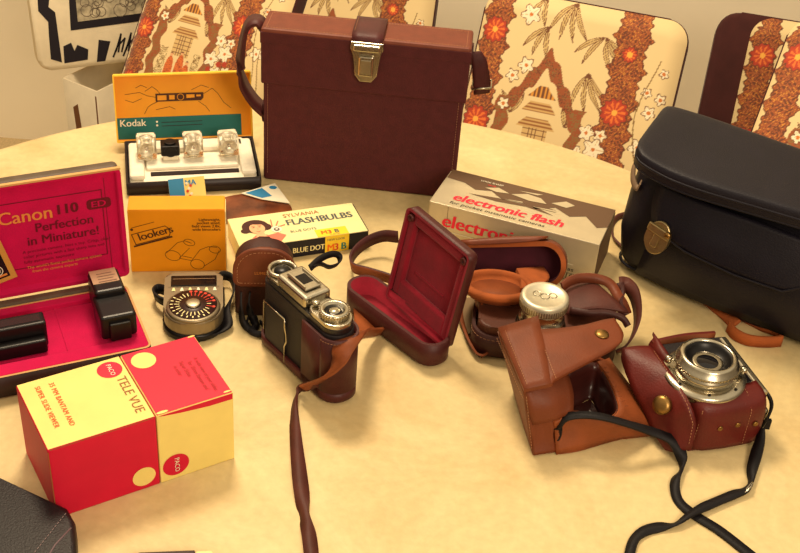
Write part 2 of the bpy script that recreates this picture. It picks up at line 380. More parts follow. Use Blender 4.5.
def chair(px, ztop, yaw, rec, label, side=0, k=1.0, thick=1.0, wing=0):
    # px: pixel of the top corner on the given side (1 right, -1 left) of the backrest
    hh = CH*k*math.cos(rec); P = at(px[0], px[1], ztop); Rz = Matrix.Rotation(yaw, 4, 'Z')
    off = Rz @ V((side*(CW/2+wing)*k, CH*k*math.sin(rec), 0)); sz = ztop-hh
    t = Thing('dining_chair', label, 'chair', (P.x-off.x, P.y-off.y, -.75), yaw, 'padded dining chairs around the table')
    S = (sz+.75)/k; t.o.scale = (k, k, k)
    Mb = Matrix.Translation((0, 0, S)) @ Matrix.Rotation(-rec, 4, 'X')
    bk = bpy.data.objects.new('backrest_cushion', PADME); C.objects.link(bk); bk.parent = t.o; bk.matrix_local = Mb
    bk['label'] = 'cream cushion front with rust floral bands'
    b = MB(Mb); out = rrect(-CW/2-.002-wing, CW/2+.002, -.02, CH+.002, (.01, .01, .036, .036), 6)
    b.prism(out, -CTH*.9*thick, 0, VELB, frame((0, 0, 0), (1, 0, 0), (0, 0, 1)) @ Matrix.Translation((0, 0, 0)), bev=.01, smooth=True)
    t.part('backrest', b, label='brown velvet back and rim')
    b = MB(); b.prism(rrect(-CW/2, CW/2, -.27, .03, .06, 6), S-.20, S-.13, VELB, bev=.02, smooth=True); t.part('seat', b)
    for sx in (-1, 1): b = MB(); b.tube([(sx*.09, .0, S-.165), (sx*.09, .035, S-.15), (sx*.09, .045, S-.05), (sx*.09, .045+.05*math.tan(rec), S+.05)], .009, CHM, n=10); t.part('back_support', b)
    for sx in (-1, 1):
        for y in (-.23, -.02):
            b = MB(); b.tube([(sx*.13, y, S-.19), (sx*.145, y-(.02 if y < -.1 else -.02), .003)], .011, CHM, n=10); t.part('leg', b)
    return t
chair((692, 24), -.05, -.27, R(30), 'dining chair with floral cushion facing the middle of the table, right of the brown case', 1)
chair((438, -18), -.14, -.12, R(26), 'floral padded dining chair mostly hidden behind the upright brown case', 1, .9)
chair((308, -38), -.02, -.40, R(37), 'floral padded dining chair behind the open yellow and teal kit box', 1, .80)
chair((722, 10), -.10, -.22, R(30), 'padded dining chair with a wide brown velvet side panel, behind the navy bag', -1, 1.0, 1.4, .055)
chair((796, 14), .05, -.45, R(40), 'padded dining chair nearest the right edge of the photo, behind the navy bag', -1, .95)

# white carton and printed bag by the wall
ZC = -.30
A = at(62, 78, ZC); B = at(97, 92, ZC); Cc = at(118, 84, ZC)
yawc = math.atan2((B-A).y, (B-A).x)
t = Thing('paper_carton', 'tall white paper carton with brown marks standing on the floor beyond the table', 'carton', (A.x, A.y, -.75), yawc)
wv = (B-A).length
CART = card('grey_white_card', (214, 200, 172)); BRK = ink('brown_ink', (120, 78, 50))
b = MB(); b.tub(rrect(0, wv, 0, .16, .002, 1), .45, .003, .005, CART, CART)
for pts in (((.25*wv, .40), (.3*wv, .33), (.45*wv, .36), (.4*wv, .41)), ((.5*wv, .34), (.55*wv, .27), (.62*wv, .30), (.6*wv, .36)), ((.4*wv, .30), (.5*wv, .24), (.75*wv, .22), (.6*wv, .28))): b.poly(pts, BRK, FRONT())
b.poly(((.93*wv, .44), (.93*wv, .3), (.97*wv, .3), (.97*wv, .44)), BRK, FRONT())
t.part('body', b)
# bag
A = at(46, 76, ZC+.004); B = at(134, 66, ZC+.004); yawb = math.atan2((B-A).y, (B-A).x)
t = Thing('tote_bag', 'white tote bag printed with bold black brush strokes, resting on the paper carton', 'bag', A+V((0, 0, .0095)), yawb)
WB = mat('white_canvas', (236, 222, 190), .8, noise=.05, nscale=60, bump=.2, bscale=500); INK = ink('black_ink', (28, 22, 30)); GRY = mat('grey_engraving', (176, 164, 136), .8, noise=.5, nscale=70, detail=8)
tl = Matrix.Rotation(-.22, 4, 'X')
b = MB(tl); b.prism(rrect(-.01, .24, 0, .26, (.02, .01, .01, .01)), 0, .04, WB, frame((0, .04, 0), (1, 0, 0), (0, 0, 1)), bev=.008, smooth=True)
F = FRONT()
b.poly([(.012, .02), (.03, .012), (.03, .10), (.02, .11), (.034, .17), (.028, .22), (.012, .2), (.018, .16), (.004, .13), (.002, .105), (.016, .085), (.014, .06)], INK, F, .0006)
b.poly([(.034, .01), (.075, .012), (.078, .03), (.06, .04), (.054, .03), (.05, .045), (.036, .04)], INK, F, .0006)
b.poly([(.09, .006), (.105, .006), (.118, .04), (.098, .045)], INK, F, .0006)
for k in range(9):
    x = .12+k*.006; b.line([(x, .012+.01*(k % 3)), (x+.012, .035+.008*((k*2) % 3)), (x+.004, .02)], .003, INK, F, .0006)
for pts in ((.17, .012, .19, .05), (.165, .05, .18, .02)): b.line([pts[:2], pts[2:]], .002, INK, F, .0006)
b.poly([(.052, .066), (.23, .072), (.23, .25), (.058, .25), (.056, .12)], INK, F, .0006)
b.poly([(.066, .08), (.225, .086), (.225, .25), (.072, .25)], GRY, F, .0009)
for k in range(14): x = .08+k*.0095; b.line([(x, .15), (x, .17+.006*(k % 2))], .0015, ink('grey_ink', (110, 96, 80)), F, .0012)
for k in range(26):
    cx = .075+random.random()*.14; cy = .09+random.random()*.035; b.line(ell(cx, cy, .006+random.random()*.006, n=9), .0012, ink('grey_ink', (110, 96, 80)), F, .0012, closed=True)
t.part('body', b)

# ================================================================ things on the table
def fr(t, u, v, h): return t.M.inverted() @ at(u, v, h)      # pixel at height h in a thing's own frame

# ---- brown upright case
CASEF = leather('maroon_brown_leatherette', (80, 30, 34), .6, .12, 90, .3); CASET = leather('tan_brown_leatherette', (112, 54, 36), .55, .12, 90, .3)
DKSTRAP = leather('dark_brown_strap', (74, 30, 30), .5)
t = Thing('camera_case', 'large upright maroon-brown leather camera case with chrome clasp standing at the back of the table', 'case', (-.1588, 1.1323, 0), -.046)
W, D, H = .2113, .0454, .1785
b = MB(); b.box(.001, W-.001, .001, D-.001, 0, H-.012, CASEF, bev=.003)
for x in (.006, W-.006): b.stitch([(x, -.0002, .01), (x, -.0002, H-.055)])
t.part('body', b)
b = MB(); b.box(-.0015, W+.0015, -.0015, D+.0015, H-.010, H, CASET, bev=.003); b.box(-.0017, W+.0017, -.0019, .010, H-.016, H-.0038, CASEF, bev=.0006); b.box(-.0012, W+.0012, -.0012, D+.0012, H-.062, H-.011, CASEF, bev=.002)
b.stitch([(.005, .003, H+.0001), (W-.005, .003, H+.0001)]); b.stitch([(.005, D-.005, H+.0001), (W-.005, D-.005, H+.0001)]); b.stitch([(W-.004, .003, H), (W-.004, D-.004, H)]); b.stitch([(.004, .003, H), (.004, D-.004, H)])
b.stitch([(W+.0014, .005, H-.06), (W+.0014, .005, H-.016)])
lid = t.part('lid', b)
b = MB(); x0, x1 = .0915, .1235
b.grid([[(x0, D, H+.002), (x1, D, H+.002)], [(x0, D/2, H+.0035), (x1, D/2, H+.0035)], [(x0, .001, H+.0025), (x1, .001, H+.0025)], [(x0+.001, -.004, H-.004), (x1-.001, -.004, H-.004)], [(x0+.002, -.004, H-.018), (x1-.002, -.004, H-.018)]], .002, DKSTRAP)
b.stitch([(x0+.002, .006, H+.0048), (x0+.002, D-.006, H+.0042)])
tab = t.part('closure_tab', b)
b = MB(Matrix.Translation((.108, -.005, H-.034)) @ Matrix.Scale(1.2, 4) @ Matrix.Translation((-.108, .005, -(H-.034)+.009))); F = FRONT(0, -.005)
b.prism([(.094, H-.022), (.0945, H-.016), (.1215, H-.016), (.122, H-.022), (.119, H-.026), (.1175, H-.046), (.113, H-.052), (.103, H-.052), (.0985, H-.046), (.097, H-.026)], 0, .003, CHROME, F, bev=.0008)
b.box(.0965, .1195, -.0105, -.007, H-.0235, H-.0175, CHROME, bev=.0012); b.box(.1015, .1145, -.011, -.007, H-.046, H-.027, CHROME, bev=.0015)
b.box(.1035, .1125, -.0118, -.0105, H-.043, H-.030, CHROME_D, bev=.0006)
t.part('clasp', b, tab, label='bright chrome push clasp')
b = MB(t.M)
b.ribbon([(-.001, D/2+.004, .166), (-.010, D/2+.004, .174), (-.021, D/2+.002, .166), (-.027, D/2, .13), (-.025, D/2, .105), (-.014, D/2, .085), (-.002, D/2, .073)], .026, .003, DKSTRAP, rolls=[0, 0, 0, 0, 0, 0, 0])
st = t.part('shoulder_strap', b, world=True)
b = MB(t.M); y = D/2-.004
b.grid([[(W+.0005, y, .166), (W+.011, y+.004, .166)], [(W+.003, y-.002, .155), (W+.018, y+.003, .156)], [(W+.006, y-.002, .138), (W+.0215, y+.003, .140)], [(W+.0085, y, .119), (W+.0245, y+.004, .121)]], .003, DKSTRAP)
b.grid([[(W+.0085, y+.001, .119), (W+.0245, y+.005, .121)], [(W+.009, y+.008, .121), (W+.025, y+.010, .123)], [(W+.006, y+.008, .14), (W+.0215, y+.010, .142)], [(W+.001, y+.006, .163), (W+.011, y+.008, .164)]], .003, DKSTRAP)
st2 = t.part('strap_end', b, world=True)
b = MB(); zz = .1275; b.tube([(W+.006, y-.004, zz-.001), (W+.0255, y-.001, zz+.001), (W+.0255, y+.013, zz+.003), (W+.006, y+.011, zz+.001)], .0012, CHROME, closed=True); t.part('buckle', b, st2, label='narrow chrome buckle')
for x in (0, W):
    b = MB(); b.prism(ell(0, 0, .009, .012), 0, .0022, DKSTRAP, frame((x+(.001 if x else -.001), D/2, .072 if not x else .162), (0, 1 if x else -1, 0), (0, 0, 1)), bev=.0008); t.part('strap_anchor', b)

# ---- open yellow kit box
YEL = card('orange_yellow_card', (236, 158, 30)); YEL2 = card('yellow_card', (244, 196, 60)); TEAL = card('teal_card', (24, 104, 100)); FOAM = mat('white_foam', (236, 228, 208), .9, noise=.06, nscale=150, bump=.4, bscale=400)
BOXK = card('black_card', (34, 24, 24), .4); DBR = ink('dark_brown_ink', (76, 40, 16))
t = Thing('camera_kit_box', 'open yellow and teal camera kit box with white foam tray, lid standing up', 'box', (-.294, 1.076, 0), .249)
W, D = .142, .091
b = MB(); b.tub(rrect(0, W, 0, D, .002, 2), .016, .002, .002, BOXK, BOXK); t.part('base', b)
b = MB(); o = rrect(.004, W-.004, .004, D-.003, .008, 5)
b.prism(o, .003, .012, FOAM, bev=.002); t_ = .0125
b.box(.022, W-.022, .03, .050, .012, .016, FOAM, bev=.0015)
b.box(.004, .020, .010, D-.008, .012, .019, FOAM, bev=.003); b.box(W-.020, W-.004, .010, D-.008, .012, .019, FOAM, bev=.003)
b.box(.012, W-.012, .066, .086, .012, .019, FOAM, bev=.003); b.box(.018, W-.018, .003, .016, .012, .0142, FOAM, bev=.001)
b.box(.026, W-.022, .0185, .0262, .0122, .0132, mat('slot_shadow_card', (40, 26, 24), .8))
t.part('tray', b)
LN = R(18); LM = Matrix.Translation((-.008, D+.003, .012)) @ Matrix.Rotation(-LN, 4, 'X')
LW, LH = W+.009, .075
b = MB(LM @ frame((0, .012, 0), (1, 0, 0), (0, 0, 1)))
b.tub(rrect(0, LW, 0, LH, .001, 1), .012, .0015, .0015, YEL2, YEL, mr=YEL2, bev=.0003)
Fz = TOP(.0016)
b.poly([(.0015, .002), (LW-.012, .002), (LW-.012, .026), (.0015, .026)], TEAL, Fz)
b.text('Kodak', .004, .0165, .011, WHITEC, Fz, bold=.0002)
for k, (x, y) in enumerate(((.045, .0205), (.045, .0165))): b.poly(ell(x, y, .0012, n=8), WHITEC, Fz, .0006)
for y in (.0195, .0155): b.line([(.05, y), (.095, y+.0003)], .0007, BOXK, Fz, .0006)
cx0, cx1, cy0, cy1 = .045, .098, .043, .052
b.poly([(cx0, cy0), (cx1-.003, cy0), (cx1, cy0+.003), (cx1, cy1), (cx0, cy1)], DBR, Fz, .0004)
b.poly([(cx0+.002, cy0+.0015), (cx0+.012, cy0+.0015), (cx0+.012, cy1-.002), (cx0+.002, cy1-.002)], YEL, Fz, .0007)
b.poly([(cx0+.015, cy0+.002), (cx0+.021, cy0+.002), (cx0+.021, cy1-.002), (cx0+.015, cy1-.002)], YEL, Fz, .0007)
b.line(ell(.0725, .0475, .0035, n=14), .0007, YEL, Fz, .0007, closed=True)
b.poly([(.079, .046), (.088, .0465), (.088, .050), (.079, .050)], YEL, Fz, .0007); b.poly([(.09, .0475), (.095, .0475), (.095, .0495), (.09, .0495)], YEL, Fz, .0007)
for pts in ([(.012, .052), (.028, .054), (.036, .050), (.045, .048)], [(.024, .059), (.03, .062), (.036, .059)], [(.034, .055), (.042, .060), (.047, .056), (.05, .052)], [(.032, .03), (.036, .037), (.04, .04), (.047, .043)], [(.045, .034), (.06, .037), (.066, .034)], [(.098, .050), (.108, .056), (.114, .050), (.12, .04), (.128, .033)], [(.085, .055), (.096, .060), (.104, .057)], [(.092, .042), (.1, .036), (.104, .03)], [(.03, .047), (.02, .043), (.012, .046)]): b.line(pts, .0005, DBR, Fz)
t.part('lid', b, label='orange-yellow lid interior with teal band')
# flashcubes
GL = mat('clear_plastic', (250, 248, 240), .04, trans=.92); FOIL = mat('crinkled_foil', (246, 240, 222), .32, .8, bump=.8, bscale=350); GL.node_tree.nodes['Principled BSDF'].inputs['IOR'].default_value = 1.18
BULB = mat('pale_bulb', (215, 205, 190), .15)
KM = t.M
def cube_at(x, n, lab):
    tt = Thing('flashcube', lab, 'flashcube', KM @ V((x, .052, .0165)), .249+.04*n, 'clear flashcubes in the kit tray')
    q = .0104
    b = MB(); b.prism(rrect(-q, q, -q, q, .003, 4), .003, .0255, GL, bev=.0015, smooth=True); tt.part('cover', b)
    b = MB(); b.prism(ell(0, 0, .0065, n=24), 0, .0032, WHITEC); tt.part('base', b)
    for k in range(4):
        Mk = Matrix.Rotation(k*math.pi/2, 4, 'Z') @ frame((0, -.0086, .0142), (1, 0, 0), (0, 0, 1)) @ Matrix.Scale(1.25, 4)
        b = MB(Mk); b.lathe([(0, -.0045), (.003, -.0042), (.0055, -.0025), (.0067, 0), (.0062, 0), (.005, -.002), (.0028, -.0036), (0, -.0039)], FOIL, n=20)
        b.lathe([(0, -.0038), (.0013, -.003), (.0015, -.0015), (0, -.0005)], BULB, n=10); tt.part('reflector', b)
cube_at(.0235, 0, 'clear flashcube at the left end of the kit tray row')
cube_at(.0730, 1, 'clear flashcube just right of the black extender in the kit tray')
cube_at(.111, 2, 'clear flashcube standing apart at the right end of the kit tray')
tt = Thing('flashcube_extender', 'black flashcube extender between two clear flashcubes in the kit tray', 'extender', KM @ V((.0485, .052, .0165)), .249)
b = MB(); b.prism(rrect(-.010, .010, -.009, .009, .002, 3), .005, .017, BLACK, bev=.0015); b.prism(ell(0, 0, .0065), .017, .019, BLACK, bev=.0005); b.prism(ell(0, 0, .0065), 0, .0005, BLACK, frame((0, -.0092, .011), (1, 0, 0), (0, 0, 1))); tt.part('housing', b)
b = MB(); b.box(-.008, .008, -.0085, .008, 0, .005, WHITEC, bev=.0006); tt.part('foot', b)

# ---- magenta-lined pocket camera case
MAG = mat('magenta_flocking', (196, 0, 74), .9, sheen=.05, noise=.08, nscale=60, bump=.3, bscale=900); GREYB = leather('grey_brown_vinyl', (92, 76, 62), .5); TANR = card('tan_rim', (206, 160, 100)); DKB = leather('dark_brown_vinyl', (52, 34, 32), .5); GOLD = mat('gold_ink', (226, 140, 66), .5); MAGD = ink('dark_crimson_ink', (104, 8, 30))
t = Thing('camera_presentation_case', 'open magenta-lined presentation case for a pocket camera at the left edge', 'case', (-.208, .805, 0), .456)
L = -.25; D = .096
b = MB(); b.tub(rrect(L, 0, 0, D, .006, 4), .023, .002, .002, DKB, MAG, mr=TANR); t.part('base', b)
b = MB()
for bx in ((L+.003, -.14, .055, D-.002, .021), (L+.003, -.002, .003, .018, .0225), (-.028, -.002, .0175, D-.002, .0225), (-.145, -.002, .086, D-.002, .0225), (-.145, -.028, .0175, .086, .018), (L+.003, -.145, .0175, .055, .019)):
    b.box(bx[0], bx[1], bx[2], bx[3], .002, bx[4], MAG, bev=.0008)
b.box(-.125, -.10, .026, .030, .018, .0185, MAG); b.box(-.068, -.066, .012, D-.01, .0178, .0188, MAG)
t.part('insert', b, label='magenta flocked insert')
b = MB(); b.box(L+.01, -.01, D+.0005, D+.011, .006, .024, GREYB, bev=.003); t.part('hinge', b)
LM = Matrix.Translation((.006, D+.012, .024)) @ Matrix.Rotation(-R(3), 4, 'X') @ frame((0, .016, 0), (1, 0, 0), (0, 0, 1)); LH = .112
b = MB(LM)
b.tub(rrect(L, 0, 0, LH, .005, 4), .016, .0035, .007, GREYB, MAG, mr=MAG, bev=.001)
b.box(L, 0, LH-.001, LH+.0008, .0135, .0170, TANR)
Fz = TOP(.0072)
b.line([(L, .089), (-.017, .089), (-.017, .022), (L, .022)], .0008, MAGD, Fz); b.line([(-.014, .006), (-.014, .1)], .0005, MAGD, Fz)
b.text('Canon', -.1085, .069, .0178, GOLD, Fz, bold=.0004, sx=1.0)
b.text('110', -.0590, .0710, .0140, MAGD, Fz, bold=.0008, sx=.98)
b.prism(rrect(-.031, -.0095, .0705, .0805, .003, 3), 0, .0004, MAGD, Fz); b.text('ED', -.0275, .0728, .0085, MAG, Fz, bold=.0003, sx=1.3, z=.0008)
b.text('Perfection', -.052, .057, .0125, MAGD, Fz, bold=.0003, align='CENTER'); b.text('in Miniature!', -.054, .0445, .0125, MAGD, Fz, bold=.0003, align='CENTER')
for k, s_ in enumerate(('A precision camera. Not a toy. Crisp, clear', 'color pictures with a fast sharp lens and', 'fully automatic exposure')): b.text(s_, -.091, .037-.0052*k, .0042, MAGD, Fz, space=1.05)
for k, s_ in enumerate(('The world\'s finest pocket camera system', 'from the camera experts')): b.text(s_, -.089+.004*k, .0205-.0045*k, .0040, GOLD, Fz)
t.part('lid', b, label='lid with printed magenta lining')
ph = Matrix.Translation((-.0985, .016, .0085)) @ Matrix.Rotation(R(14), 4, 'Z')
b = MB(LM @ ph); GF = mat('gold_frame_card', (206, 150, 70), .4); NP = card('night_photo', (30, 24, 26), .25); b.box(-.06, 0, 0, .058, 0, .001, GF); b.poly([(-.06, .004), (-.005, .004), (-.005, .054), (-.06, .054)], NP, TOP(.001))
b.line(ell(-.014, .013, .005, n=14), .0008, WHITEC, TOP(.0015), closed=True); b.line(ell(-.014, .013, .0028, n=12), .0005, WHITEC, TOP(.0015), closed=True); b.poly([(-.03, .006), (-.007, .006), (-.007, .008), (-.03, .008)], GOLD, TOP(.0014)); b.poly([(-.012, .034), (-.006, .03), (-.007, .036)], ink('olive_ink', (110, 110, 40)), TOP(.0014))
t.part('photo_card', b, label='gold-edged photo card tucked in the lid')
CM = t.M
tt = Thing('pocket_camera', 'black pocket camera lying in the magenta case, cut by the left edge', 'camera', CM @ V((-.0935, .034, .0192)), .456)
b = MB(); b.box(-.10, .012, 0, .017, 0, .026, BLACK, bev=.002, seg=3); b.box(-.10, .010, -.009, .0, 0, .014, BLACK, bev=.002, seg=3); tt.part('body', b)
b = MB(); b.box(-.095, .008, .004, .013, .026, .0265, mat('black_satin', (40, 32, 34), .25)); tt.part('slide_cover', b)
tt = Thing('flash_unit', 'black flash unit with silver label standing in the magenta case', 'flash', CM @ V((-.0075, .020, .0235)), .456)
b = MB(); b.box(-.031, 0, .0, .036, 0, .024, BLACK, bev=.003, seg=3); b.box(-.029, -.002, .03, .064, 0, .030, BLACK, bev=.003, seg=3); b.box(-.024, -.006, -.0035, .001, 0, .018, BLACK, bev=.001); tt.part('body', b)
b = MB(); LB = mat('silver_label', (190, 160, 130), .35, .6); b.box(-.0275, -.0045, .042, .0625, .0302, .0306, LB); 
for k in range(4): b.line([(-.022, .044+.004*k), (-.007-.002*(k % 2), .044+.004*k)], .001, ink('label_ink', (120, 84, 70)), TOP(.0306))
tt.part('label', b, label='silver printed label')

# ---- yellow binocular carton
t = Thing('binocular_carton', 'small yellow carton with a line drawing of binoculars, standing beside the magenta case', 'box', (-.2587, .9425, 0), .1594)
W, D, H = .0905, .0252, .0703; OY = card('amber_card', (236, 150, 16), .5)
b = MB(); b.box(0, W, 0, D, 0, H, OY, bev=.0008); b.box(W-.001, W+.0006, .001, D-.001, .001, H-.003, CREAM)
F = FRONT()
fr_ = ipath([(.0, 0), (.033, 0), (.035, .003), (.035, .009), (.033, .012), (0, .012)], R(17), 1, (.006, .032)); b.line(fr_, .0008, DBR, F, closed=True)
b.line(ipath([(-.002, -.0015), (.035, -.0015)], R(17), 1, (.006, .032)), .0018, DBR, F)
b.text('lookers', .0095, .0365, .0118, DBR, F, rot=R(17), bold=.00035, space=.95); b.line([(.003, .051), (.024, .0575)], .0006, DBR, F); b.poly(ell(.003, .049, .0015, n=8), DBR, F)
for k, s_ in enumerate(('Lightweight,', 'pocket sized,', 'field views 2.8x,', 'wide binoculars')): b.text(s_, W-.0045, .0585-.0037*k, .0042, DBR, F, align='RIGHT', bold=.0001)
for c in ((.040, .019, .0075, .0055, -25), (.063, .0085, .0068, .0055, -25)): b.line(ipath(ell(0, 0, c[2], c[3], 18), R(c[4]), 1, (c[0], c[1])), .0005, DBR, F, closed=True)
for pts in ([(.034, .022), (.045, .034), (.052, .036), (.058, .033)], [(.046, .016), (.056, .0275)], [(.057, .012), (.066, .0255), (.074, .029), (.082, .028)], [(.069, .006), (.080, .014), (.084, .024)], [(.047, .0155), (.057, .013)], [(.049, .0185), (.058, .016)]): b.line(pts, .0005, DBR, F)
b.line(ipath(ell(0, 0, .0055, .004, 16), R(-20), 1, (.080, .0255)), .0005, DBR, F, closed=True); b.line(ipath(ell(0, 0, .0055, .0035, 16), R(-20), 1, (.056, .034)), .0005, DBR, F, closed=True)
t.part('body', b)
b = MB(); b.box(.001, W-.001, .0005, D-.0005, H+.0001, H+.0006, OY); t.part('top_flap', b)

# ---- leaflets behind
BLU = card('blue_card', (48, 130, 178)); REDI = ink('red_ink', (206, 60, 40)); YC = card('pale_yellow_card', (240, 214, 120))
P = at(171, 206, .001); Q = at(207, 202, .001); yw = math.atan2((Q-P).y, (Q-P).x)
t = Thing('blue_yellow_leaflet', 'small folded leaflet with blue and pale yellow panels before the kit box', 'leaflet', (P.x, P.y, 0), yw)
w1 = (Q-P).length; Mt = Matrix.Rotation(R(58), 4, 'X')
b = MB(Mt); b.box(0, w1, 0, .0285, 0, .0012, YC); b.poly([(0, 0), (w1*.42, 0), (w1*.42, .0285), (0, .0285)], BLU, TOP(.0012)); 
for k in range(7): b.poly(ell(w1*(.50+.05*(k % 3)), .006+.0028*k, .0016, n=6), REDI if k % 2 else WHITEC, TOP(.0014))
b.text('MA', w1*.45, .0205, .008, BLU, TOP(.0012), bold=.0004); t.part('sheet', b)
P = at(230, 216, 0)
BRG = mat('brown_glossy_print', (48, 20, 14), .25, noise=0, nscale=26, rgb2=(150, 80, 44), detail=6)
t = Thing('round_leaflet', 'round-ended glossy leaflet printed in dark brown behind the flashbulb carton', 'leaflet', at(252, 212, 0), .1)
b = MB(); b.prism(ell(0, 0, .042, .030, 40), .0005, .004, BRG, bev=.0008); t.o.location.z = 0; t.part('sheet', b)
P = at(241, 193, .006); t = Thing('paper_leaflet', 'white leaflet with blue shapes poking out behind the round brown leaflet', 'leaflet', (P.x, P.y, .005), 0)
pw = [t.M.inverted() @ at(u, v, .006) for u, v in ((241, 193), (275, 183), (290, 203), (262, 199))]
b = MB(); b.prism([(p.x, p.y) for p in pw], .0002, .0009, WHITEC)
pw = [t.M.inverted() @ at(u, v, .006) for u, v in ((245, 193), (262, 188), (272, 196), (262, 198))]; b.poly([(p.x, p.y) for p in pw], BLU, TOP(.0009))
pw = t.M.inverted() @ at(273, 187.5, .006); b.poly(ell(pw.x, pw.y, .0042, .0035, 12), BLU, TOP(.0009)); t.part('sheet', b)

# ---- flashbulb carton
NAVY = card('navy_card', (22, 18, 30), .4); GYB = ink('slate_ink', (84, 92, 88)); ORI = ink('orange_ink', (232, 110, 20)); PINK = ink('pink_ink', (226, 120, 96)); SKIN = ink('printed_skin', (240, 178, 132)); HAIR = ink('printed_hair', (70, 32, 22)); YP = card('bright_yellow_card', (246, 208, 50)); TEI = ink('teal_ink', (40, 120, 110))
t = Thing('flashbulb_carton', 'low cream and navy flashbulb carton printed with a dark-haired woman', 'box', (-.1574, .968, 0), .389)
W, D, H = .1315, .0542, .02
b = MB(); b.box(0, W, 0, D, 0, H, CREAM, bev=.0005); F = FRONT(); Tp = TOP(H)
b.poly([(.0003, .0003), (W-.0003, .0003), (W-.0003, H-.0006), (.0003, H-.0006)], NAVY, F)
b.poly([(.0865, .0003), (.1115, .0003), (.1115, H), (.0865, H)], YP, F, .0005); b.poly([(.079, .0), (.1115, 0), (.1115, .0135), (.079, .0135)], YP, Tp)
b.text('BLUE DOT', .053, .0055, .0088, CREAM, F, bold=.0003, sx=.8); b.poly(ell(.0475, .011, .0022, n=12), CREAM, F, .0005)
for k, (ch, c_) in enumerate(zip('M3B', (ORI, REDI, TEI))): b.text(ch, .0885+.0073*k, .0025, .0115, c_, F, bold=.0005, sx=.9, z=.0009)
b.text('NEW LOOK', .0885, .0145, .0035, GYB, F, z=.0009)
for k, (ch, c_) in enumerate(zip('M3B', (ORI, REDI, GYB))): b.text(ch, .084+.007*k, .004, .0085, c_, Tp, bold=.0004, z=.0006)
b.text('12 BULBS', .092, .001, .0026, GYB, Tp, z=.0006)
b.text('SYLVANIA', .055, .0425, .0088, ink('rust_ink', (160, 80, 40)), Tp, sx=.95); b.text('FLASHBULBS', .055, .028, .0145, GYB, Tp, bold=.0006, sx=.86); b.text('BLUE DOTS', .055, .0145, .0055, GYB, Tp, sx=.95)
b.poly(ell(.0235, .034, .0135, .012, 22), HAIR, Tp); b.poly(ell(.0125, .028, .005, .0045, 12), HAIR, Tp, .0003); b.poly(ell(.034, .031, .0055, .006, 12), HAIR, Tp, .0003)
b.poly([(.012, .004), (.042, .002), (.050, .012), (.043, .018), (.033, .016), (.029, .018), (.020, .018), (.014, .012)], PINK, Tp, .0003)
b.poly([(.02, .014), (.031, .013), (.029, .022), (.022, .022)], SKIN, Tp, .00045); b.poly(ell(.0245, .0295, .0078, .0098, 20), SKIN, Tp, .0006)
b.poly([(.016, .036), (.022, .0375), (.032, .035), (.031, .040), (.024, .043), (.017, .041)], HAIR, Tp, .0008)
for x in (.0213, .0275): b.poly(ell(x, .0315, .0013, .0006, 8), HAIR, Tp, .0008); b.line([(x-.0017, .0335), (x+.0017, .0338)], .0005, HAIR, Tp, .0008)
b.line([(.0247, .031), (.0252, .0275), (.0243, .0272)], .0003, PINK, Tp, .0008); b.poly([(.0218, .0245), (.0247, .0235), (.0275, .0247), (.0247, .0225)], REDI, Tp, .0008)
b.poly(ell(.043, .024, .0055, .0058, 14), WHITEC, Tp, .0005); b.poly(ell(.043, .0235, .003, n=10), ink('grey_mark', (96, 80, 74)), Tp, .0008); b.poly(ell(.043, .0235, .0014, n=8), WHITEC, Tp, .001)
for pts in ([(.040, .03), (.0415, .042)], [(.044, .03), (.048, .038)], [(.046, .028), (.053, .03)]): b.line(pts, .0012, PINK, Tp, .0006)
t.part('sleeve', b)
b = MB(); b.box(W-.001, W+.0012, .002, D-.002, .001, H-.001, NAVY); t.part('end_flap', b)

# ---- silver flash carton
SIL = mat('silver_foil_card', (206, 192, 160), .38, .45, noise=.05, nscale=60); HOT = ink('hot_pink_ink', (232, 42, 62)); BRP = ink('umber_ink', (100, 74, 52)); BK = ink('black_print', (36, 28, 26))
t = Thing('flash_carton', 'long silver carton printed with pink electronic flash lettering', 'box', (.0242, 1.0333, 0), -.3219)
W, D, H = .1746, .07, .0508
b = MB(); b.box(0, W, 0, D, 0, H, SIL, bev=.0006); F = FRONT(); Tp = TOP(H)
b.poly([(.0, .052), (.02, .05), (.034, .042), (.05, .047), (.065, .036), (.085, .045), (.10, .034), (.118, .046), (.135, .036), (.15, .044), (.165, .028), (W, .034), (W, D), (0, D)], BRP, Tp)
b.poly([(.03, .032), (.06, .030), (.09, .034), (.12, .030), (.1, .038), (.06, .037)], BRP, Tp); b.poly([(.055, .041), (.10, .037), (.12, .041), (.08, .045)], BRP, Tp, .0003)
for pts in ([(.042, .05), (.055, .056), (.068, .05), (.055, .047)], [(.07, .05), (.085, .058), (.1, .056), (.108, .048), (.09, .046)], [(.075, .060), (.1, .064), (.095, .060)], [(.112, .052), (.125, .062), (.135, .058), (.128, .050)], [(.066, .038), (.085, .041), (.085, .039)], [(.095, .037), (.12, .040), (.12, .037)]): b.poly(pts, SIL, Tp, .0006)
b.text('LOOK SHARP', .034, .060, .004, WHITEC, Tp, z=.0008); b.text('ready', .043, .055, .004, HOT, Tp, z=.0008)
b.text('electronic flash', .018, .0135, .0185, HOT, Tp, bold=.0009, shear=.15, sx=1.02, space=1.0); b.text('for pocket instamatic cameras', .018, .0055, .0065, BK, Tp, shear=.15, sx=1.25)
b.text('electronic flash', .014, .026, .021, HOT, F, bold=.0010, shear=.1, sx=.98)
b.text('for pocket instamatic cameras', .055, .0125, .0065, BK, F, shear=.1, sx=1.25); b.line([(.02, .0205), (W-.022, .0205)], .0008, WHITEC, F)
b.line([(.0195, 0), (.0195, H)], .0004, BRP, F)
for k in range(24): b.line([(.10+k*.0025, .003), (.10+k*.0025+.0007*(k % 3), .0085+.001*(k % 2))], .0008 if k > 5 else .0016, BK, F)
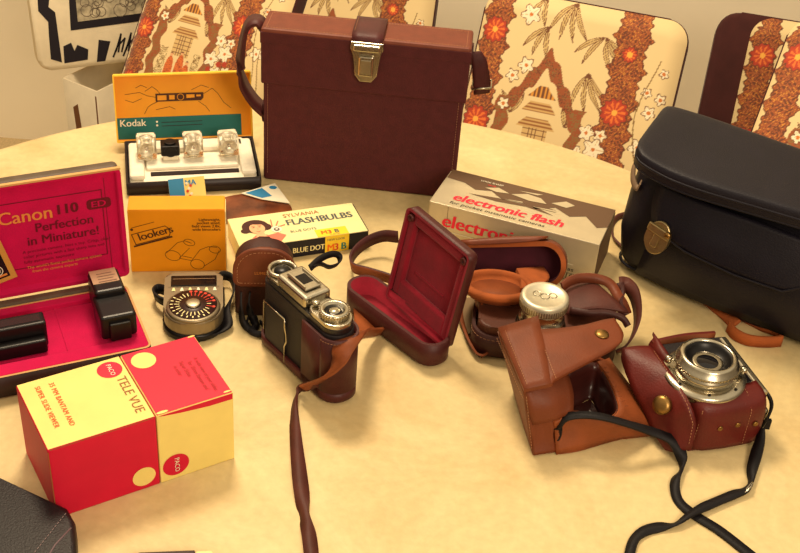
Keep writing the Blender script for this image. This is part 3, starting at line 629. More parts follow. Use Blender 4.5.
b.line([(.098, .0098), (.162, .0098)], .0004, BK, F); b.line([(.098, .0018), (.162, .0018)], .0004, BK, F)
b.poly([(.001, .001), (D-.001, .001), (D-.001, H-.001), (.001, H-.001)], BRP, frame((W, 0, 0), (0, 1, 0), (0, 0, 1)), .0003)
b.line([(.0, H+.0001), (W, H+.0001)], .0008, WHITEC, F, .0004)
t.part('sleeve', b)
b = MB(); b.box(-.0013, .0, .002, D-.002, .001, H-.001, SIL); t.part('end_flap', b)

# ---- red and cream viewer box
RED = card('crimson_card', (206, 10, 54), .5); CRM = card('worn_cream_card', (238, 216, 126), .5); CRM2 = CRM; BRI = ink('sepia_ink', (150, 96, 50)); ORR = ink('orange_red_ink', (214, 84, 40))
t = Thing('slide_viewer_box', 'crimson and cream two-tone slide viewer box with rounded dots', 'box', (-.2421, .6224, 0), .5743)
W, D, H = .1447, .0796, .07; X = .0818
def two(b, x0, x1, top, front):
    b.box(x0, x1, 0, D, 0, H, front, bev=.0012); b.poly([(x0+.0008, .0008), (x1-.0008, .0008), (x1-.0008, D-.0008), (x0+.0008, D-.0008)], top, TOP(H), .0002)
b = MB(); two(b, 0, X, CRM, RED); F = FRONT(); Tp = TOP(H)
b.poly(ell(X-.0125, .0135, .0092, n=28), CRM, F); b.poly(ell(X-.0125, D-.0135, .0098, n=28), RED, Tp, .0004); b.text('PACO', X-.0135, D-.0072, .0052, WHITEC, Tp, rot=-math.pi/2, z=.0007)
b.text('TELE VUE', X-.0115, D-.025, .0108, BRI, Tp, rot=-math.pi/2, sx=1.0, z=.0006)
b.text('35 MM BANTAM AND', .0225, D-.009, .0058, ORR, Tp, rot=-math.pi/2, bold=.0001, sx=.88, space=1.1, z=.0006); b.text('SUPER SLIDE VIEWER', .0118, D-.009, .0058, ORR, Tp, rot=-math.pi/2, bold=.0001, sx=.86, space=1.1, z=.0006)
b.line([(.0002, .002), (.0002, H-.002)], .0007, BRI, F); b.line([(.002, H-.0002), (X-.002, H-.0002)], .0006, BRI, F)
t.part('sleeve', b, label='cream-topped half with brown lettering')
b = MB(); two(b, X+.0005, W, RED, CRM)
b.poly([(X+.001, H-.0003), (W-.001, H-.0003), (W-.001, H-.006), (W-.02, H-.0058), (X+.02, H-.0035), (X+.006, H-.0015)], RED, F)
b.poly(ell(X+.0135, .015, .0108, n=28), RED, F); b.text('PACO', X+.0125, .0225, .0055, WHITEC, F, rot=-math.pi/2, z=.0007)
b.poly(ell(X+.0150, D-.014, .0098, n=28), CRM, Tp, .0004)
for k, s_ in enumerate(('A wide view of your slides', 'for 35mm Bantam and', 'Super Slides', 'in color')): b.text(s_, W-.012-.006*k, D-.028-.003*(k % 2), .0048, ink('deep_red_ink', (170, 26, 30)), Tp, rot=-math.pi/2, sx=.85, z=.0006)
for x, y, r_ in ((W-.003, D-.002, .002), (X+.006, .0025, .003), (W-.004, .003, .002)): b.poly(ell(x, y, r_*1.6, r_*.5, 8), CRM, Tp, .0004)
t.part('lid', b, label='crimson-topped half with cream side')

# ---- light meter
t = Thing('light_meter', 'silver and black hand-held light meter with round dial lying on the table', 'light meter', (-.187, .883, 0), .17)
MT = mat('champagne_metal', (138, 124, 100), .38, .75, noise=.05, nscale=120)
def stad(w_, y0, y1, rb, rf): return rrect(-w_/2, w_/2, y0, y1, (rf, rf, rb, rb), 8)
b = MB(); b.prism(stad(.056, -.042, .040, .008, .026), .0, .008, BLACK, bev=.003, smooth=True); t.part('base', b)
b = MB(); b.prism(stad(.0535, -.0405, .038, .007, .0255), .007, .0215, MT, bev=.0022, seg=3, smooth=False); t.part('housing', b)
b = MB(); b.box(-.021, .021, .016, .032, .0212, .0225, GLASSD, bev=.0006); b.line([(-.019, .026), (.019, .026)], .0008, CHROME, TOP(.0226))
for k in range(6): b.poly([(-.02+.0075*k, .0085), (-.0165+.0075*k, .0085), (-.0175+.0075*k, .0135), (-.019+.0075*k, .0135)], WHITEC if k % 2 else CREAM, TOP(.0217))
b.line([(-.023, .0145), (.023, .0145)], .0004, BK, TOP(.0217)); t.part('scale_window', b)
b = MB(Matrix.Translation((0, -.016, .0213))); b.lathe([(0, .003), (.0215, .003), (.0225, .0022), (.0238, .0022), (.0246, 0), (0, 0)], MT, n=48)
t.part('bezel', b)
b = MB(Matrix.Translation((0, -.016, .0213))); b.lathe([(0, .0036), (.0215, .0036), (.0215, .0028), (0, .0028)], mat('dial_black', (52, 30, 26), .35), n=48)
for k in range(26):
    a = 2*math.pi*k/26; c_ = REDI if 0 < math.degrees(a) < 110 or math.degrees(a) > 335 else CREAM
    b.line([(.0125*math.cos(a), .0125*math.sin(a)), ((.0158+.001*(k % 2))*math.cos(a), (.0165+.001*(k % 2))*math.sin(a))], .0008, c_, TOP(.0036))
    if c_ is REDI: b.poly(ell(.019*math.cos(a), .019*math.sin(a), .0016, n=7), REDI, TOP(.0036))
for k in range(12):
    a = R(150+k*15); b.line([(.0186*math.cos(a), .0186*math.sin(a)), (.0204*math.cos(a), .0204*math.sin(a))], .0012, CREAM, TOP(.0036))
t.part('dial', b)
b = MB(Matrix.Translation((0, -.016, .0246))); b.lathe([(0, .0024), (.0055, .0024), (.0068, .0018), (.007, 0), (0, 0)], CHROME_D, n=28); t.part('knob', b)
b = MB(); b.ribbon([at(168, 303, .012), at(160, 300, .012), at(154, 294, .010), at(158, 289, .008), at(168, 291, .012)], .010, .0016, STRAPB, rolls=[80]*5); t.part('strap_lug', b, world=True)
b = MB(); b.ribbon([at(217, 284, .012), at(222, 276, .012), at(231, 278, .011), at(234, 290, .010), at(229, 303, .008), at(226, 312, .006), at(228, 325, .005), at(218, 332, .004), at(208, 334, .004)], .009, .0016, STRAPB, rolls=[70, 75, 80, 80, 60, 40, 20, 20, 20]); t.part('wrist_strap', b, world=True)

# ---- small brown meter pouch
BRL = leather('chestnut_leather', (112, 56, 34), .45); BRD = leather('dark_chestnut', (62, 30, 26), .5)
t = Thing('meter_pouch', 'small brown leather pouch with a rounded stitched flap standing by the folding camera', 'pouch', (-.1495, .886, 0), .12)
def arch(x0, x1, z0, z1, r_=.022): return rrect(x0, x1, z0, z1, (.004, .004, r_, r_), 8)
b = MB(); b.prism(arch(0, .053, 0, .074), 0, .022, BRD, frame((0, .0235, 0), (1, 0, 0), (0, 0, 1)), bev=.004, smooth=True); t.part('body', b)
b = MB(); b.prism(rrect(-.0015, .0555, .036, .0775, (.007, .007, .024, .024), 8), 0, .004, BRL, frame((0, .0015, 0), (1, 0, 0), (0, 0, 1)), bev=.0015, smooth=True)
sp = [(x, -.0026, z) for x, z in inset(rrect(-.0015, .0555, .036, .0775, (.007, .007, .024, .024), 8), .004)]; b.stitch(sp+sp[:1])
b.text('LUMEX', .018, .050, .0045, GOLD, FRONT(0, -.0026), sx=.9)
t.part('flap', b, label='chestnut flap with pale stitching')
t = Thing('coiled_cord', 'thin black cord coiled on the table below the brown meter pouch', 'cord', at(252, 326, 0))
b = MB(); b.ribbon([at(241, 292, .035), at(241, 308, .022), at(243, 322, .008), at(249, 329, .004), at(257, 326, .004), at(257, 319, .005), at(250, 317, .006), at(246, 323, .004), at(252, 332, .004), at(262, 334, .004), at(266, 328, .004), at(260, 322, .005)], .006, .0014, STRAPB, rolls=[80, 80, 60, 40, 60, 80, 80, 60, 40, 50, 70, 80])
t.part('loop', b, world=True)
b = MB(); b.ribbon([at(250, 292, .032), at(249, 306, .020), at(252, 318, .008), at(256, 326, .006)], .006, .0014, STRAPB, rolls=[80, 80, 60, 60]); t.part('tail', b, world=True)

# ---- upright folding camera in a half case
MRL = leather('oxblood_leather', (70, 27, 25), .45, .18, 40); LTR = mat('black_leatherette', (34, 28, 30), .5, noise=.2, nscale=300, bump=.8, bscale=1200)
TAN = leather('tan_leather', (130, 66, 32), .55, .2, 40); ORG = leather('orange_suede', (156, 80, 36), .85, .18, 60); TANL = leather('saddle_tan_leather', (112, 54, 28), .5, .14, 40)
t = Thing('folding_camera', 'folding camera with chrome top standing upright in its oxblood leather half case', 'camera', (-.076, .8225, 0), -.857)
b = MB(); b.prism(rrect(-.054, .055, -.0150, .0150, .0145, 8), .003, .072, LTR, bev=.001); b.box(-.042, -.011, -.0168, -.0145, .007, .0525, LTR, bev=.0008)
t.part('body', b)
b = MB(); y = -.0172
b.tube([(-.0425, y, .022), (-.0425, y, .0535), (-.010, y, .0535), (-.010, y, .0445), (-.0075, y, .038), (-.0075, y, .030), (-.010, y, .024), (-.010, y, .006)], .0009, CHROME); t.part('door_trim', b, label='chrome edging of the bellows door')
b = MB()
o = rrect(-.058, .060, -.0178, .0178, .0170, 10)
b.tub(o, .013, .0022, .002, MRL, TAN, bev=.004)
half = [p for p in rrect(-.058, .060, -.0178, .0178, .0170, 10)]
def wall(b, pts, z0, z1, th, m_, m2_=None): b.grid([[(x, y, z) for x, y in pts] for z in (z0, (z0+z1)/2, z1)], th, m_, m2_, sub=1)
endp = [(.016, -.0168)] + [p for p in o[11:33] if p[0] > .0] + [(-.02, .0168), (-.05, .0168)]
wall(b, inset(rrect(-.058, .060, -.0178, .0178, .0170, 10), .001)[11:33], .006, .070, .002, MRL, MRL)
wall(b, [(.016, -.0168), (.043, -.0168)], .006, .070, .002, MRL, MRL); wall(b, [(.043, .0168), (.0, .0168), (-.041, .0168)], .006, .070, .002, MRL, MRL)
wall(b, [(-.041, .0168)] + inset(rrect(-.058, .060, -.0178, .0178, .0170, 10), .001)[33:44] + inset(rrect(-.058, .060, -.0178, .0178, .0170, 10), .001)[:5], .006, .040, .002, MRL, MRL)
b.stitch([(x, y*1.004, .067) for x, y in rrect(-.058, .0601, -.0179, .0179, .0171, 10)[11:33]])
hc = t.part('half_case', b, label='oxblood leather half case')
b = MB(); b.prism(rrect(-.053, .054, -.0142, .0142, .0138, 8), .072, .0775, mat('black_enamel', (24, 20, 22), .25), bev=.0005)
b.prism(rrect(.012, .0535, -.0138, .0138, .0135, 8), .0765, .0815, CHROME, bev=.0012); b.prism(rrect(-.053, -.024, -.0138, .0138, (.0135, .003, .003, .0135), 8), .0765, .0800, CHROME, bev=.001)
t.part('top_plate', b, label='satin chrome top plate')
b = MB(); b.box(-.029, .014, -.0135, .0135, .076, .0885, CHROME, bev=.003, seg=3); b.box(-.022, .007, -.008, .0085, .0893, .0910, CHROME, bev=.0008)
for y in (-.0078, .0066): b.box(-.020, .005, y, y+.0014, .0908, .0928, CHROME_D, bev=.0004)
fh = t.part('viewfinder_housing', b, label='chrome viewfinder housing')
b = MB(); b.box(-.014, -.001, -.0045, .0050, .0909, .0914, GLASSD); b.box(-.020, -.006, -.0126, -.0118, .079, .087, GLASSD, bev=.0003); b.box(.0125, .0135, -.007, .007, .079, .0865, GLASSD, bev=.0003); t.part('window', b, fh)
b = MB(Matrix.Translation((.0365, .0005, .0812))); b.lathe([(0, .0045), (.004, .0045), (.0045, .0035), (.0085, .0035), (.009, .0065), (.0120, .0062), (.0126, .005), (.0126, .001), (.0118, 0), (0, 0)], CHROME, n=40)
for k in range(30): a = 2*math.pi*k/30; b.box(.0123, .0130, -.0006, .0006, .001, .0055, CHROME_D, Matrix.Rotation(a, 4, 'Z'))
dl = t.part('film_dial', b)
b = MB(Matrix.Translation((.0365, .0005, .0812))); b.lathe([(.0046, .0037), (.0084, .0037), (.0084, .0041), (.0046, .0041)], GLASSD, n=28); t.part('dial_face', b, dl)
b = MB(Matrix.Translation((.0195, -.006, .0812))); b.lathe([(0, .006), (.003, .006), (.0036, .005), (.0036, .003), (.0022, .003), (.0022, 0), (0, 0)], CHROME, n=20); t.part('shutter_button', b)
b = MB(Matrix.Translation((-.0395, 0, .0800))); b.tube([(.0115*math.cos(R(a)), .0115*math.sin(R(a)), .002) for a in range(60, 331, 15)], .0018, CHROME, n=10); b.lathe([(0, .003), (.006, .003), (.0075, .001), (.0075, 0), (0, 0)], BLACK, n=24); t.part('winding_key', b, label='chrome winding ring over a black hub')

b = MB(); b.ribbon([at(310, 268, .072), at(320, 259, .073), at(332, 254, .070), at(339, 256, .066), at(339, 263, .062), at(330, 267, .064), at(320, 264, .068), at(312, 268, .070)], .006, .0014, STRAPB, rolls=[60]*8); t.part('carrying_strap', b, world=True, label='black strap loop behind the viewfinder')
LSTR = leather('aged_tan_strap', (116, 62, 34), .5, .2, 50); DST = leather('worn_brown_strap', (78, 36, 28), .55, .2)
t = Thing('leather_strap', 'long narrow brown leather strap running over the upright folding camera towards the viewer', 'strap', at(296, 420, 0))
b = MB()
b.ribbon([at(314, 384, .023), at(306, 387, .013), at(300, 389, .007), at(296, 397, .003), at(294, 412, .0015), at(296, 440, .0015), at(299, 470, .0015), at(302, 495, .0015), at(304, 515, .0015), at(309, 535, .0015), at(312, 560, .0015)],
         .009, .002, DST, DST, rolls=[40, 70, 85, 70, 45, 15, 0, 0, 40, 0, 0], widths=[.009, .008, .007, .007, .008, .010, .012, .012, .009, .011, .011])
t.part('band', b, world=True)
b = MB(); b.ribbon([at(396, 329, .004), at(384, 331, .006), at(370, 333, .020), at(359, 333, .050), at(350, 337, .068), at(343, 349, .066), at(337, 363, .056), at(326, 376, .042), at(312, 384, .023), at(303, 388, .012)],
         .009, .002, TAN, TAN, rolls=[60, 60, 50, 30, 10, 5, 5, 10, 30, 60], widths=[.010, .012, .014, .017, .021, .018, .015, .012, .009, .008]); t.part('tan_end', b, world=True, label='lighter tan wide end of the strap')

# ---- velvet lined case top
VEL = mat('maroon_velvet', (132, 10, 34), .9, sheen=.12, noise=.2, nscale=50, bump=.3, bscale=500)
t = Thing('velvet_lined_case', 'open dark brown camera case lined in maroon velvet with its square front standing up', 'case', (.0139, .8447, 0), -.80)
o = rrect(-.098, .026, -.001, .033, (.016, .016, .0165, .0165), 9)
b = MB(); b.tub(o, .027, .003, .006, MRL, VEL, mr=MRL, bev=.004); t.part('tray', b)
def panel_M(): return Matrix.Translation((-.066, .027, .022)) @ Matrix.Rotation(R(-4), 4, 'Z') @ Matrix.Rotation(R(3), 4, 'Y') @ Matrix.Rotation(-R(8), 4, 'X') @ frame((0, .014, 0), (1, 0, 0), (0, 0, 1))
PM = panel_M()
b = MB(PM); PW, PH = .088, .096
po = rrect(0, PW, -.004, PH, (.004, .004, .006, .006), 5)
b.tub(po, .013, .0025, .003, MRL, VEL, mr=VEL, bev=.003)
b.prism(rrect(.010, PW-.010, .012, PH-.012, .006, 5), .003, .0035, VEL); 
for x0, x1, y0, y1 in ((.0025, .013, .002, PH-.003), (PW-.013, PW-.0025, .002, PH-.003), (.010, PW-.010, PH-.015, PH-.003), (.010, PW-.010, .002, .022)): b.box(x0, x1, y0, y1, .003, .010, VEL, bev=.003, seg=3)
b.box(.022, PW-.026, .034, .0365, .003, .0045, VEL, bev=.0006)
pn = t.part('front_panel', b, label='square maroon velvet panel standing up')
b = MB(PM)
for x in (.007, PW-.007): b = MB(PM); b.lathe([(0, .002), (.0012, .002), (.002, .0035), (.0034, .003), (.004, 0), (0, 0)], MRL, Matrix.Translation((x, PH-.009, .010)), n=18); t.part('snap', b, pn)
b = MB(); b.ribbon([at(398, 237, .026), at(384, 236, .022), at(369, 241, .018), at(357, 250, .014), at(351, 260, .012), at(354, 268, .012), at(368, 272, .014), at(388, 278, .016), at(402, 284, .016)], .012, .002, MRL, TAN, rolls=[-80]*9); t.part('strap', b, world=True)
b = MB(); pts = [at(355, 298, .010), at(388, 322, .010), at(394, 331, .006), at(366, 332, .003), at(356, 335, .003)]
b.grid([[at(352, 296, .012), at(372, 311, .012), at(392, 326, .010)], [at(354, 316, .008), at(370, 322, .007), at(388, 329, .007)], [at(355, 336, .004), at(368, 333, .004), at(386, 331, .005)]], .002, ORG, TAN); t.part('tongue', b, world=True, label='orange-tan leather tongue')

# ---- middle camera with chrome lens cap in brown half case
t = Thing('capped_camera', 'camera lying lens-up in a brown half case with a round silver lens cap', 'camera', (.135, .880, 0), -.05)
b = MB(); b.tub(rrect(-.066, .066, -.030, .033, (.02, .02, .02, .02), 8), .026, .003, .003, BRD, TAN, bev=.004); b.stitch([(x, y, .022) for x, y in rrect(-.0663, .0663, -.0303, .0333, .02, 8)]); t.part('half_case', b, label='dark chestnut leather half case')
b = MB(); b.prism(rrect(-.061, .061, -.026, .029, .012, 6), .004, .034, leather('brown_grain_cover', (84, 44, 30), .5), bev=.003, smooth=False); b.prism(rrect(-.060, .060, .006, .028, .008, 5), .033, .036, leather('brown_grain_cover', (84, 44, 30), .5), bev=.001); t.part('body', b)
Lc = t.M.inverted() @ at(545, 296, .070); LM = Matrix.Translation((Lc.x, Lc.y, 0))
b = MB(LM); b.lathe([(0, .034), (.022, .034), (.0225, .036), (.0225, .040), (.020, .041), (.0195, .044), (.0205, .0445), (.0205, .048), (.0188, .0485), (.0200, .0575), (.0200, .0610), (0, .0610)], CHROME, n=48); lens = t.part('lens_barrel', b, label='chrome lens barrel')
b = MB(LM)
b.lathe([(0, .0702), (.0155, .0702), (.0165, .071), (.0198, .071), (.0212, .0695), (.0215, .067), (.0215, .0605), (0, .0605)], mat('satin_silver', (214, 206, 182), .42, .7, noise=.08, nscale=200), n=56)
for k in range(60): a = 2*math.pi*k/60; b.box(.0213, .0218, -.0005, .0005, .0612, .0665, CHROME_D, Matrix.Rotation(a, 4, 'Z'))
for x, y, r_ in ((-.007, .002, .0035), (0, -.001, .004), (.007, .001, .0035)): b.tube([(x+r_*math.cos(2*math.pi*k/10), y+r_*math.sin(2*math.pi*k/10), .0704) for k in range(10)], .0005, CHROME, closed=True, n=6)
t.part('lens_cap', b, lens, label='silver lens cap with an embossed mark')
b = MB(); b.grid([[at(556, 290, .045), at(585, 281, .046), at(598, 285, .046)], [at(564, 303, .044), at(592, 294, .05), at(614, 299, .05)], [at(566, 314, .042), at(598, 309, .048), at(628, 313, .046)]], .002, DST, DST); t.part('cover_flap', b, world=True, label='dull brown leather flap')
b = MB(); b.ribbon([at(562, 287, .052), at(570, 281, .054), at(582, 278, .054), at(598, 279, .052), at(610, 284, .05), at(618, 296, .046), at(623, 304, .040), at(627, 314, .030)], .009, .002, BRL, TAN, rolls=[70, 70, 70, 60, 30, 20, 50, 70]); t.part('strap', b, world=True)
b = MB(); b.ribbon([at(570, 310, .046), at(588, 313, .048), at(606, 313, .048), at(622, 318, .046), at(628, 326, .040)], .006, .0018, BRD, TAN, rolls=[60]*5); t.part('thin_strap', b, world=True)
b = MB(); b.ribbon([at(619, 283, .050), at(626, 284, .050), at(633, 292, .046), at(637, 306, .038), at(637, 322, .028), at(632, 337, .018), at(624, 348, .010), at(616, 352, .006)], .013, .002, DST, BRL, rolls=[20, 40, 65, 75, 75, 70, 60, 50]); t.part('end_strap', b, world=True)
b = MB(); b.ribbon([at(619, 283, .050), at(621, 295, .044), at(620, 306, .040), at(625, 316, .034)], .009, .002, BRD, BRL, rolls=[20, 60, 80, 60]); t.part('strap_keeper', b, world=True)
b = MB(); b.ribbon([at(478, 296, .034), at(480, 310, .028), at(479, 325, .020), at(484, 338, .010), at(486, 352, .004), at(480, 356, .003), at(472, 346, .004), at(466, 332, .004), at(463, 318, .004), at(462, 300, .006)], .011, .002, TAN, BRL, rolls=[70, 75, 80, 70, 60, 50, 60, 60, 50, 40]); t.part('side_strap', b, world=True, label='tan leather side strap')
b = MB(); b.ribbon([at(470, 298, .006), at(466, 310, .006), at(468, 322, .005), at(474, 332, .004)], .016, .0015, mat('strap_sheen_grey', (134, 112, 82), .8), rolls=[20]*4); t.part('strap_inner_side', b, world=True, label='inner side of the leather strap, its sheen coloured in grey')  # grey stands in for the reflection on the leather strap's inner side

# ---- case top with lens dome behind it
t = Thing('case_top', 'brown leather case top with maroon hollow and round orange-suede lens dome, against the silver carton', 'case', (.110, .955, 0), 0)
CMt = Matrix.Translation((.000, .002, .0335)) @ Matrix.Rotation(R(-6), 4, 'Z') @ Matrix.Rotation(-R(11), 4, 'Y') @ Matrix.Rotation(-R(27), 4, 'X') @ frame((0, .028, 0), (1, 0, 0), (0, 0, 1))
MRH = mat('dark_maroon_lining', (74, 20, 34), .9, sheen=.3, noise=.2, nscale=60)
b = MB(CMt); o = rrect(-.052, .048, -.023, .023, (.01, .022, .022, .01), 9)
b.tub(o, .030, .0048, .003, BRL, MRH, mr=ORG, bev=.004); t.part('shell', b)
b = MB(); F0 = CMt
b.grid([[F0 @ V((-.054, .022, .004)), F0 @ V((-.054, .025, .030)), F0 @ V((-.050, .021, .033))], [F0 @ V((-.01, .0245, .004)), F0 @ V((-.01, .027, .030)), F0 @ V((-.012, .0215, .033))], [F0 @ V((.03, .0245, .004)), F0 @ V((.03, .0265, .028)), F0 @ V((.020, .0235, .032))]], .002, TAN, BRL); t.part('rim_flap', b, label='tan leather edge folded over the hollow')
Dc = t.M.inverted() @ at(497, 287, .040)
DM = Matrix.Translation(Dc) @ Matrix.Rotation(R(-13), 4, 'X') @ Matrix.Scale(1.14, 4)
b = MB(DM); b.lathe([(0, -.003), (.022, -.003), (.0245, .001), (.0245, .004), (.0275, .0045), (.0305, .003), (.0305, .000), (.027, -.002), (.024, -.006), (0, -.006)], ORG, n=48); b.lathe([(0, -.0026), (.0225, -.0026), (.0225, -.0029), (0, -.0029)], TAN, n=40)
dm = t.part('lens_dome', b, label='round orange-suede lens dome lying open side up')
b = MB(); b.grid([[at(516, 270, .036), at(532, 269, .032), at(543, 268, .028)], [at(520, 279, .038), at(536, 279, .036), at(549, 279, .032)], [at(520, 290, .040), at(532, 289, .040), at(540, 287, .038)]], .004, ORG, BRL); t.part('dome_neck', b, world=True)

# ---- tan case in front with long snap flap
t = Thing('snap_flap_case', 'tan leather case top lying open in front with a long flap and brass snap', 'case', (.121, .7325, 0), .405)
HLW = mat('dark_brown_lining', (58, 22, 18), .4, noise=.3, nscale=40, coat=.3)
def gz(u, v, h, z): q = at(u, v, h); return V((q.x, q.y, z))
b = MB()      # left side and back wall
b.grid([[gz(499, 331, .060, z)+V((.021, -.009, 0))*(1-z/.06), gz(512, 361, .059, z)+V((.017, -.010, 0))*(1-z/.06), gz(526, 393, .057, z*.97)+V((.0135, -.0105, 0))*(1-z/.06)] for z in (.060, .040, .020, .0015)], .003, TANL, TAN)
b.grid([[gz(500, 331, .060, z)+V((.022, -.009, 0))*(1-z/.06), gz(560, 340, .05, z*.85), gz(606, 359, .034, z*.55)+V((0, 0, 0))] for z in (.058, .030, .0035)], .003, TANL, ORG)
b.grid([[at(525, 392, .058), at(546, 380, .060), at(566, 371, .054)], [at(528, 410, .044), at(553, 401, .050), at(572, 392, .045)], [at(533, 424, .030), at(553, 420, .034), at(573, 412, .037)]], .003, TANL, TAN)
b.grid([[at(526, 393, .057), at(531, 415, .036), at(534, 425, .028)], [at(529, 424, .030), at(540, 425, .026), at(553, 420, .033)], [at(532, 442, .012), at(543, 440, .012), at(553, 436, .016)], [at(533, 455, .0015), at(546, 453, .0015), at(557, 451, .0015)]], .003, TANL, TAN)
b.stitch([gz(500, 333, .061, .055)+V((-.002, 0, 0)), gz(526, 393, .057, .052)+V((-.002, -.001, 0))]); b.stitch([at(527, 396, .057)+V((-.0005, -.001, 0)), at(533, 448, .005)+V((-.001, -.002, 0))])
t.part('shell', b, world=True)
rim = [(566, 371, .046), (582, 366, .040), (597, 363, .036), (607, 378, .035), (615, 396, .034), (618, 409, .034), (612, 417, .034), (596, 415, .034), (573, 412, .036), (569, 392, .042)]
b = MB(); RP = [at(*q) for q in rim]; cc = sum(RP, V((0, 0, 0)))/len(RP)
lo = [V((cc.x+(p.x-cc.x)*.86, cc.y+(p.y-cc.y)*.86, .016)) for p in RP]; lo2 = [V((cc.x+(p.x-cc.x)*.6, cc.y+(p.y-cc.y)*.6, .008)) for p in RP]
b.grid([RP+RP[:1], lo+lo[:1], lo2+lo2[:1]], .0016, HLW, TANL, sub=3); nn = len(lo2); b.mesh(lo2, [tuple(range(nn))], HLW)
t.part('hollow', b, world=True, label='dark glossy lined hollow')
b = MB()
inn = [(597, 363, .036), (607, 378, .035), (615, 396, .034), (618, 409, .034), (611, 417, .034), (596, 415, .034), (573, 412, .036), (553, 421, .033)]
mid = [(603, 361, .036), (617, 380, .032), (632, 403, .025), (640, 421, .018), (616, 427, .022), (594, 426, .024), (574, 424, .024), (554, 433, .018)]
out = [(608, 359, .030), (628, 385, .024), (648, 411, .012), (664, 431, .003), (622, 437, .003), (598, 444, .002), (577, 450, .002), (556, 453, .002)]
b.grid([[at(*q) for q in row] for row in (inn, mid, out)], .0035, ORG, TAN, sub=4)
b.grid([[gz(u, v, h, max(.001, z*h)) for u, v, h in out] for z in (1, .5, .03)], .002, TAN, TAN, sub=3)
for q in range(9): k = q/8; b.stitch([at(604+16*k+5*k*k, 368+38*k, .0385), at(607+17*k+5*k*k, 367.5+38*k, .038)], TANL, L=.003, r=.0003)
t.part('suede_rim', b, world=True, label='orange-tan suede rim with a pointed ear')
b = MB(); 
b.grid([[at(525, 391, .060), at(512, 360, .061), at(498, 329, .062)], [at(550, 386, .064), at(537, 352, .065), at(520, 324, .065)], [at(556, 380, .0655), at(548, 356, .0665), at(538, 330, .067)], [at(588, 363, .067), at(580, 345, .069), at(577, 327, .069)], [at(612, 350, .067), at(607, 335, .068), at(602, 321, .068)], [at(621, 343, .066), at(623, 334, .067), at(614, 319, .067)]], .0025, TANL, TAN)
b.grid([[at(524, 391, .062), at(511, 360, .063), at(498, 329, .064)], [at(551, 385, .066), at(546, 352, .068), at(538, 317, .068)]], .0035, TANL, TAN)
b.stitch([at(527, 384, .066), at(519, 365, .0665), at(505, 330, .066)]); b.stitch([at(556, 378, .070), at(545, 350, .0712)])
fl = t.part('flap', b, world=True, label='long tan flap with stitched base')
Sc = t.M.inverted() @ at(602, 333, .071)
b = MB(Matrix.Translation((Sc.x, Sc.y, Sc.z-.0012))); b.lathe([(0, .0022), (.0035, .0019), (.0058, .0008), (.0062, 0), (0, 0)], BRASS, n=28); t.part('snap', b, fl, label='round brass snap')
# ---- camera lying on its back in oxblood half case
OXR = leather('red_brown_leather', (92, 27, 22), .42, .18, 40)
t = Thing('lens_up_camera', 'chrome-lens camera lying lens-up in a red-brown half case near the right edge', 'camera', (.252, .752, 0), .32)
bw, bl, bh = .060, .086, .047
b = MB(); b.box(.002, bw+.006, .004, bl, .002, bh, LTR, bev=.003, seg=3); t.part('body', b)
b = MB(); b.box(bw+.001, bw+.009, .008, bl-.002, .004, bh+.001, CHROME, bev=.0025, seg=3); b.box(bw-.006, bw+.010, .001, .016, .012, bh-.014, CHROME, bev=.003, seg=3)
tp = t.part('top_plate', b, label='chrome top plate on the right side')
b = MB(); b.box(bw-.008, bw+.0005, .022, .036, bh-.001, bh+.0008, GLASSD, bev=.0003); b.box(bw-.008, bw+.0005, .044, .052, bh-.001, bh+.0006, GLASSD, bev=.0003); t.part('window', b, tp)
b = MB(); b.ribbon([t.M @ V((bw+.0095, .075, .040)), t.M @ V((bw+.011, .03, .041)), t.M @ V((bw+.012, .006, .038)), t.M @ V((bw+.008, -.001, .026)), t.M @ V((bw+.004, -.001, .012))], .003, .0016, BLACK, rolls=[60]*5); t.part('strap_lug', b, tp, world=True)
b = MB()
o = [(-.001, .003)]
wl = [(bw+.002, -.002), (bw-.01, -.0045), (.02, -.005), (.006, -.003), (.0005, .004), (-.002, .02), (-.002, .05), (-.002, bl)]
rows = []
for z in (.004, .018, .034, .045): rows.append([(x*(1 if z < .04 else .995), y+(.0 if z < .04 else .003), z) for x, y in wl])
rows.append([(x+(.003 if i > 3 else 0), y+(.010 if i < 5 else .004), .0495) for i, (x, y) in enumerate(wl)])
rows.append([(x+(.006 if i > 3 else 0), y+(.022 if i < 4 else .012), .0495) for i, (x, y) in enumerate(wl)])
b.grid(rows, .0028, OXR, TAN, sub=3)
b.grid([[(-.002, bl+.001, .004), (bw*.5, bl+.003, .004), (bw, bl+.002, .006)], [(-.002, bl+.001, .05), (bw*.5, bl+.003, .051), (bw, bl+.002, .050)]], .003, OXR, TAN)
b.box(-.001, bw+.004, -.001, bl, 0, .004, OXR, bev=.0015)
b.stitch([(bw-.014, -.0065, .006), (bw-.014, -.006, .042), (bw-.014, .006, .052), (bw-.014, .018, .052)]); b.stitch([(.0, -.003, .006), (.003, -.001, .044), (.008, .008, .0515), (.008, .02, .052)])
hc = t.part('half_case', b, label='red-brown leather half case')
for x, z in ((.020, .028), (.036, .029), (.053, .027)):
    b = MB(frame((x, -.0062, z), (1, 0, 0), (0, 0, 1))); b.lathe([(0, .0012), (.0008, .001), (.0012, .0016), (.0022, .0012), (.0026, 0), (0, 0)], BRASS, n=16); t.part('rivet', b, hc)
Lp = t.M.inverted() @ at(703, 378, bh); LM = Matrix.Translation((Lp.x, Lp.y, bh+.003)) @ Matrix.Diagonal((1.08, 1.08, .88, 1))
b = MB(LM); b.lathe([(0, -.004), (.0325, -.004), (.0325, .002), (.030, .0040), (.0255, .0045), (0, .0045)], CHROME, n=64)
for k in range(3): a = R(200+k*50); b.lathe([(0, .001), (.0012, .001), (.0012, 0), (0, 0)], BLACK, Matrix.Translation((.028*math.cos(a), .028*math.sin(a), .0042)), n=10)
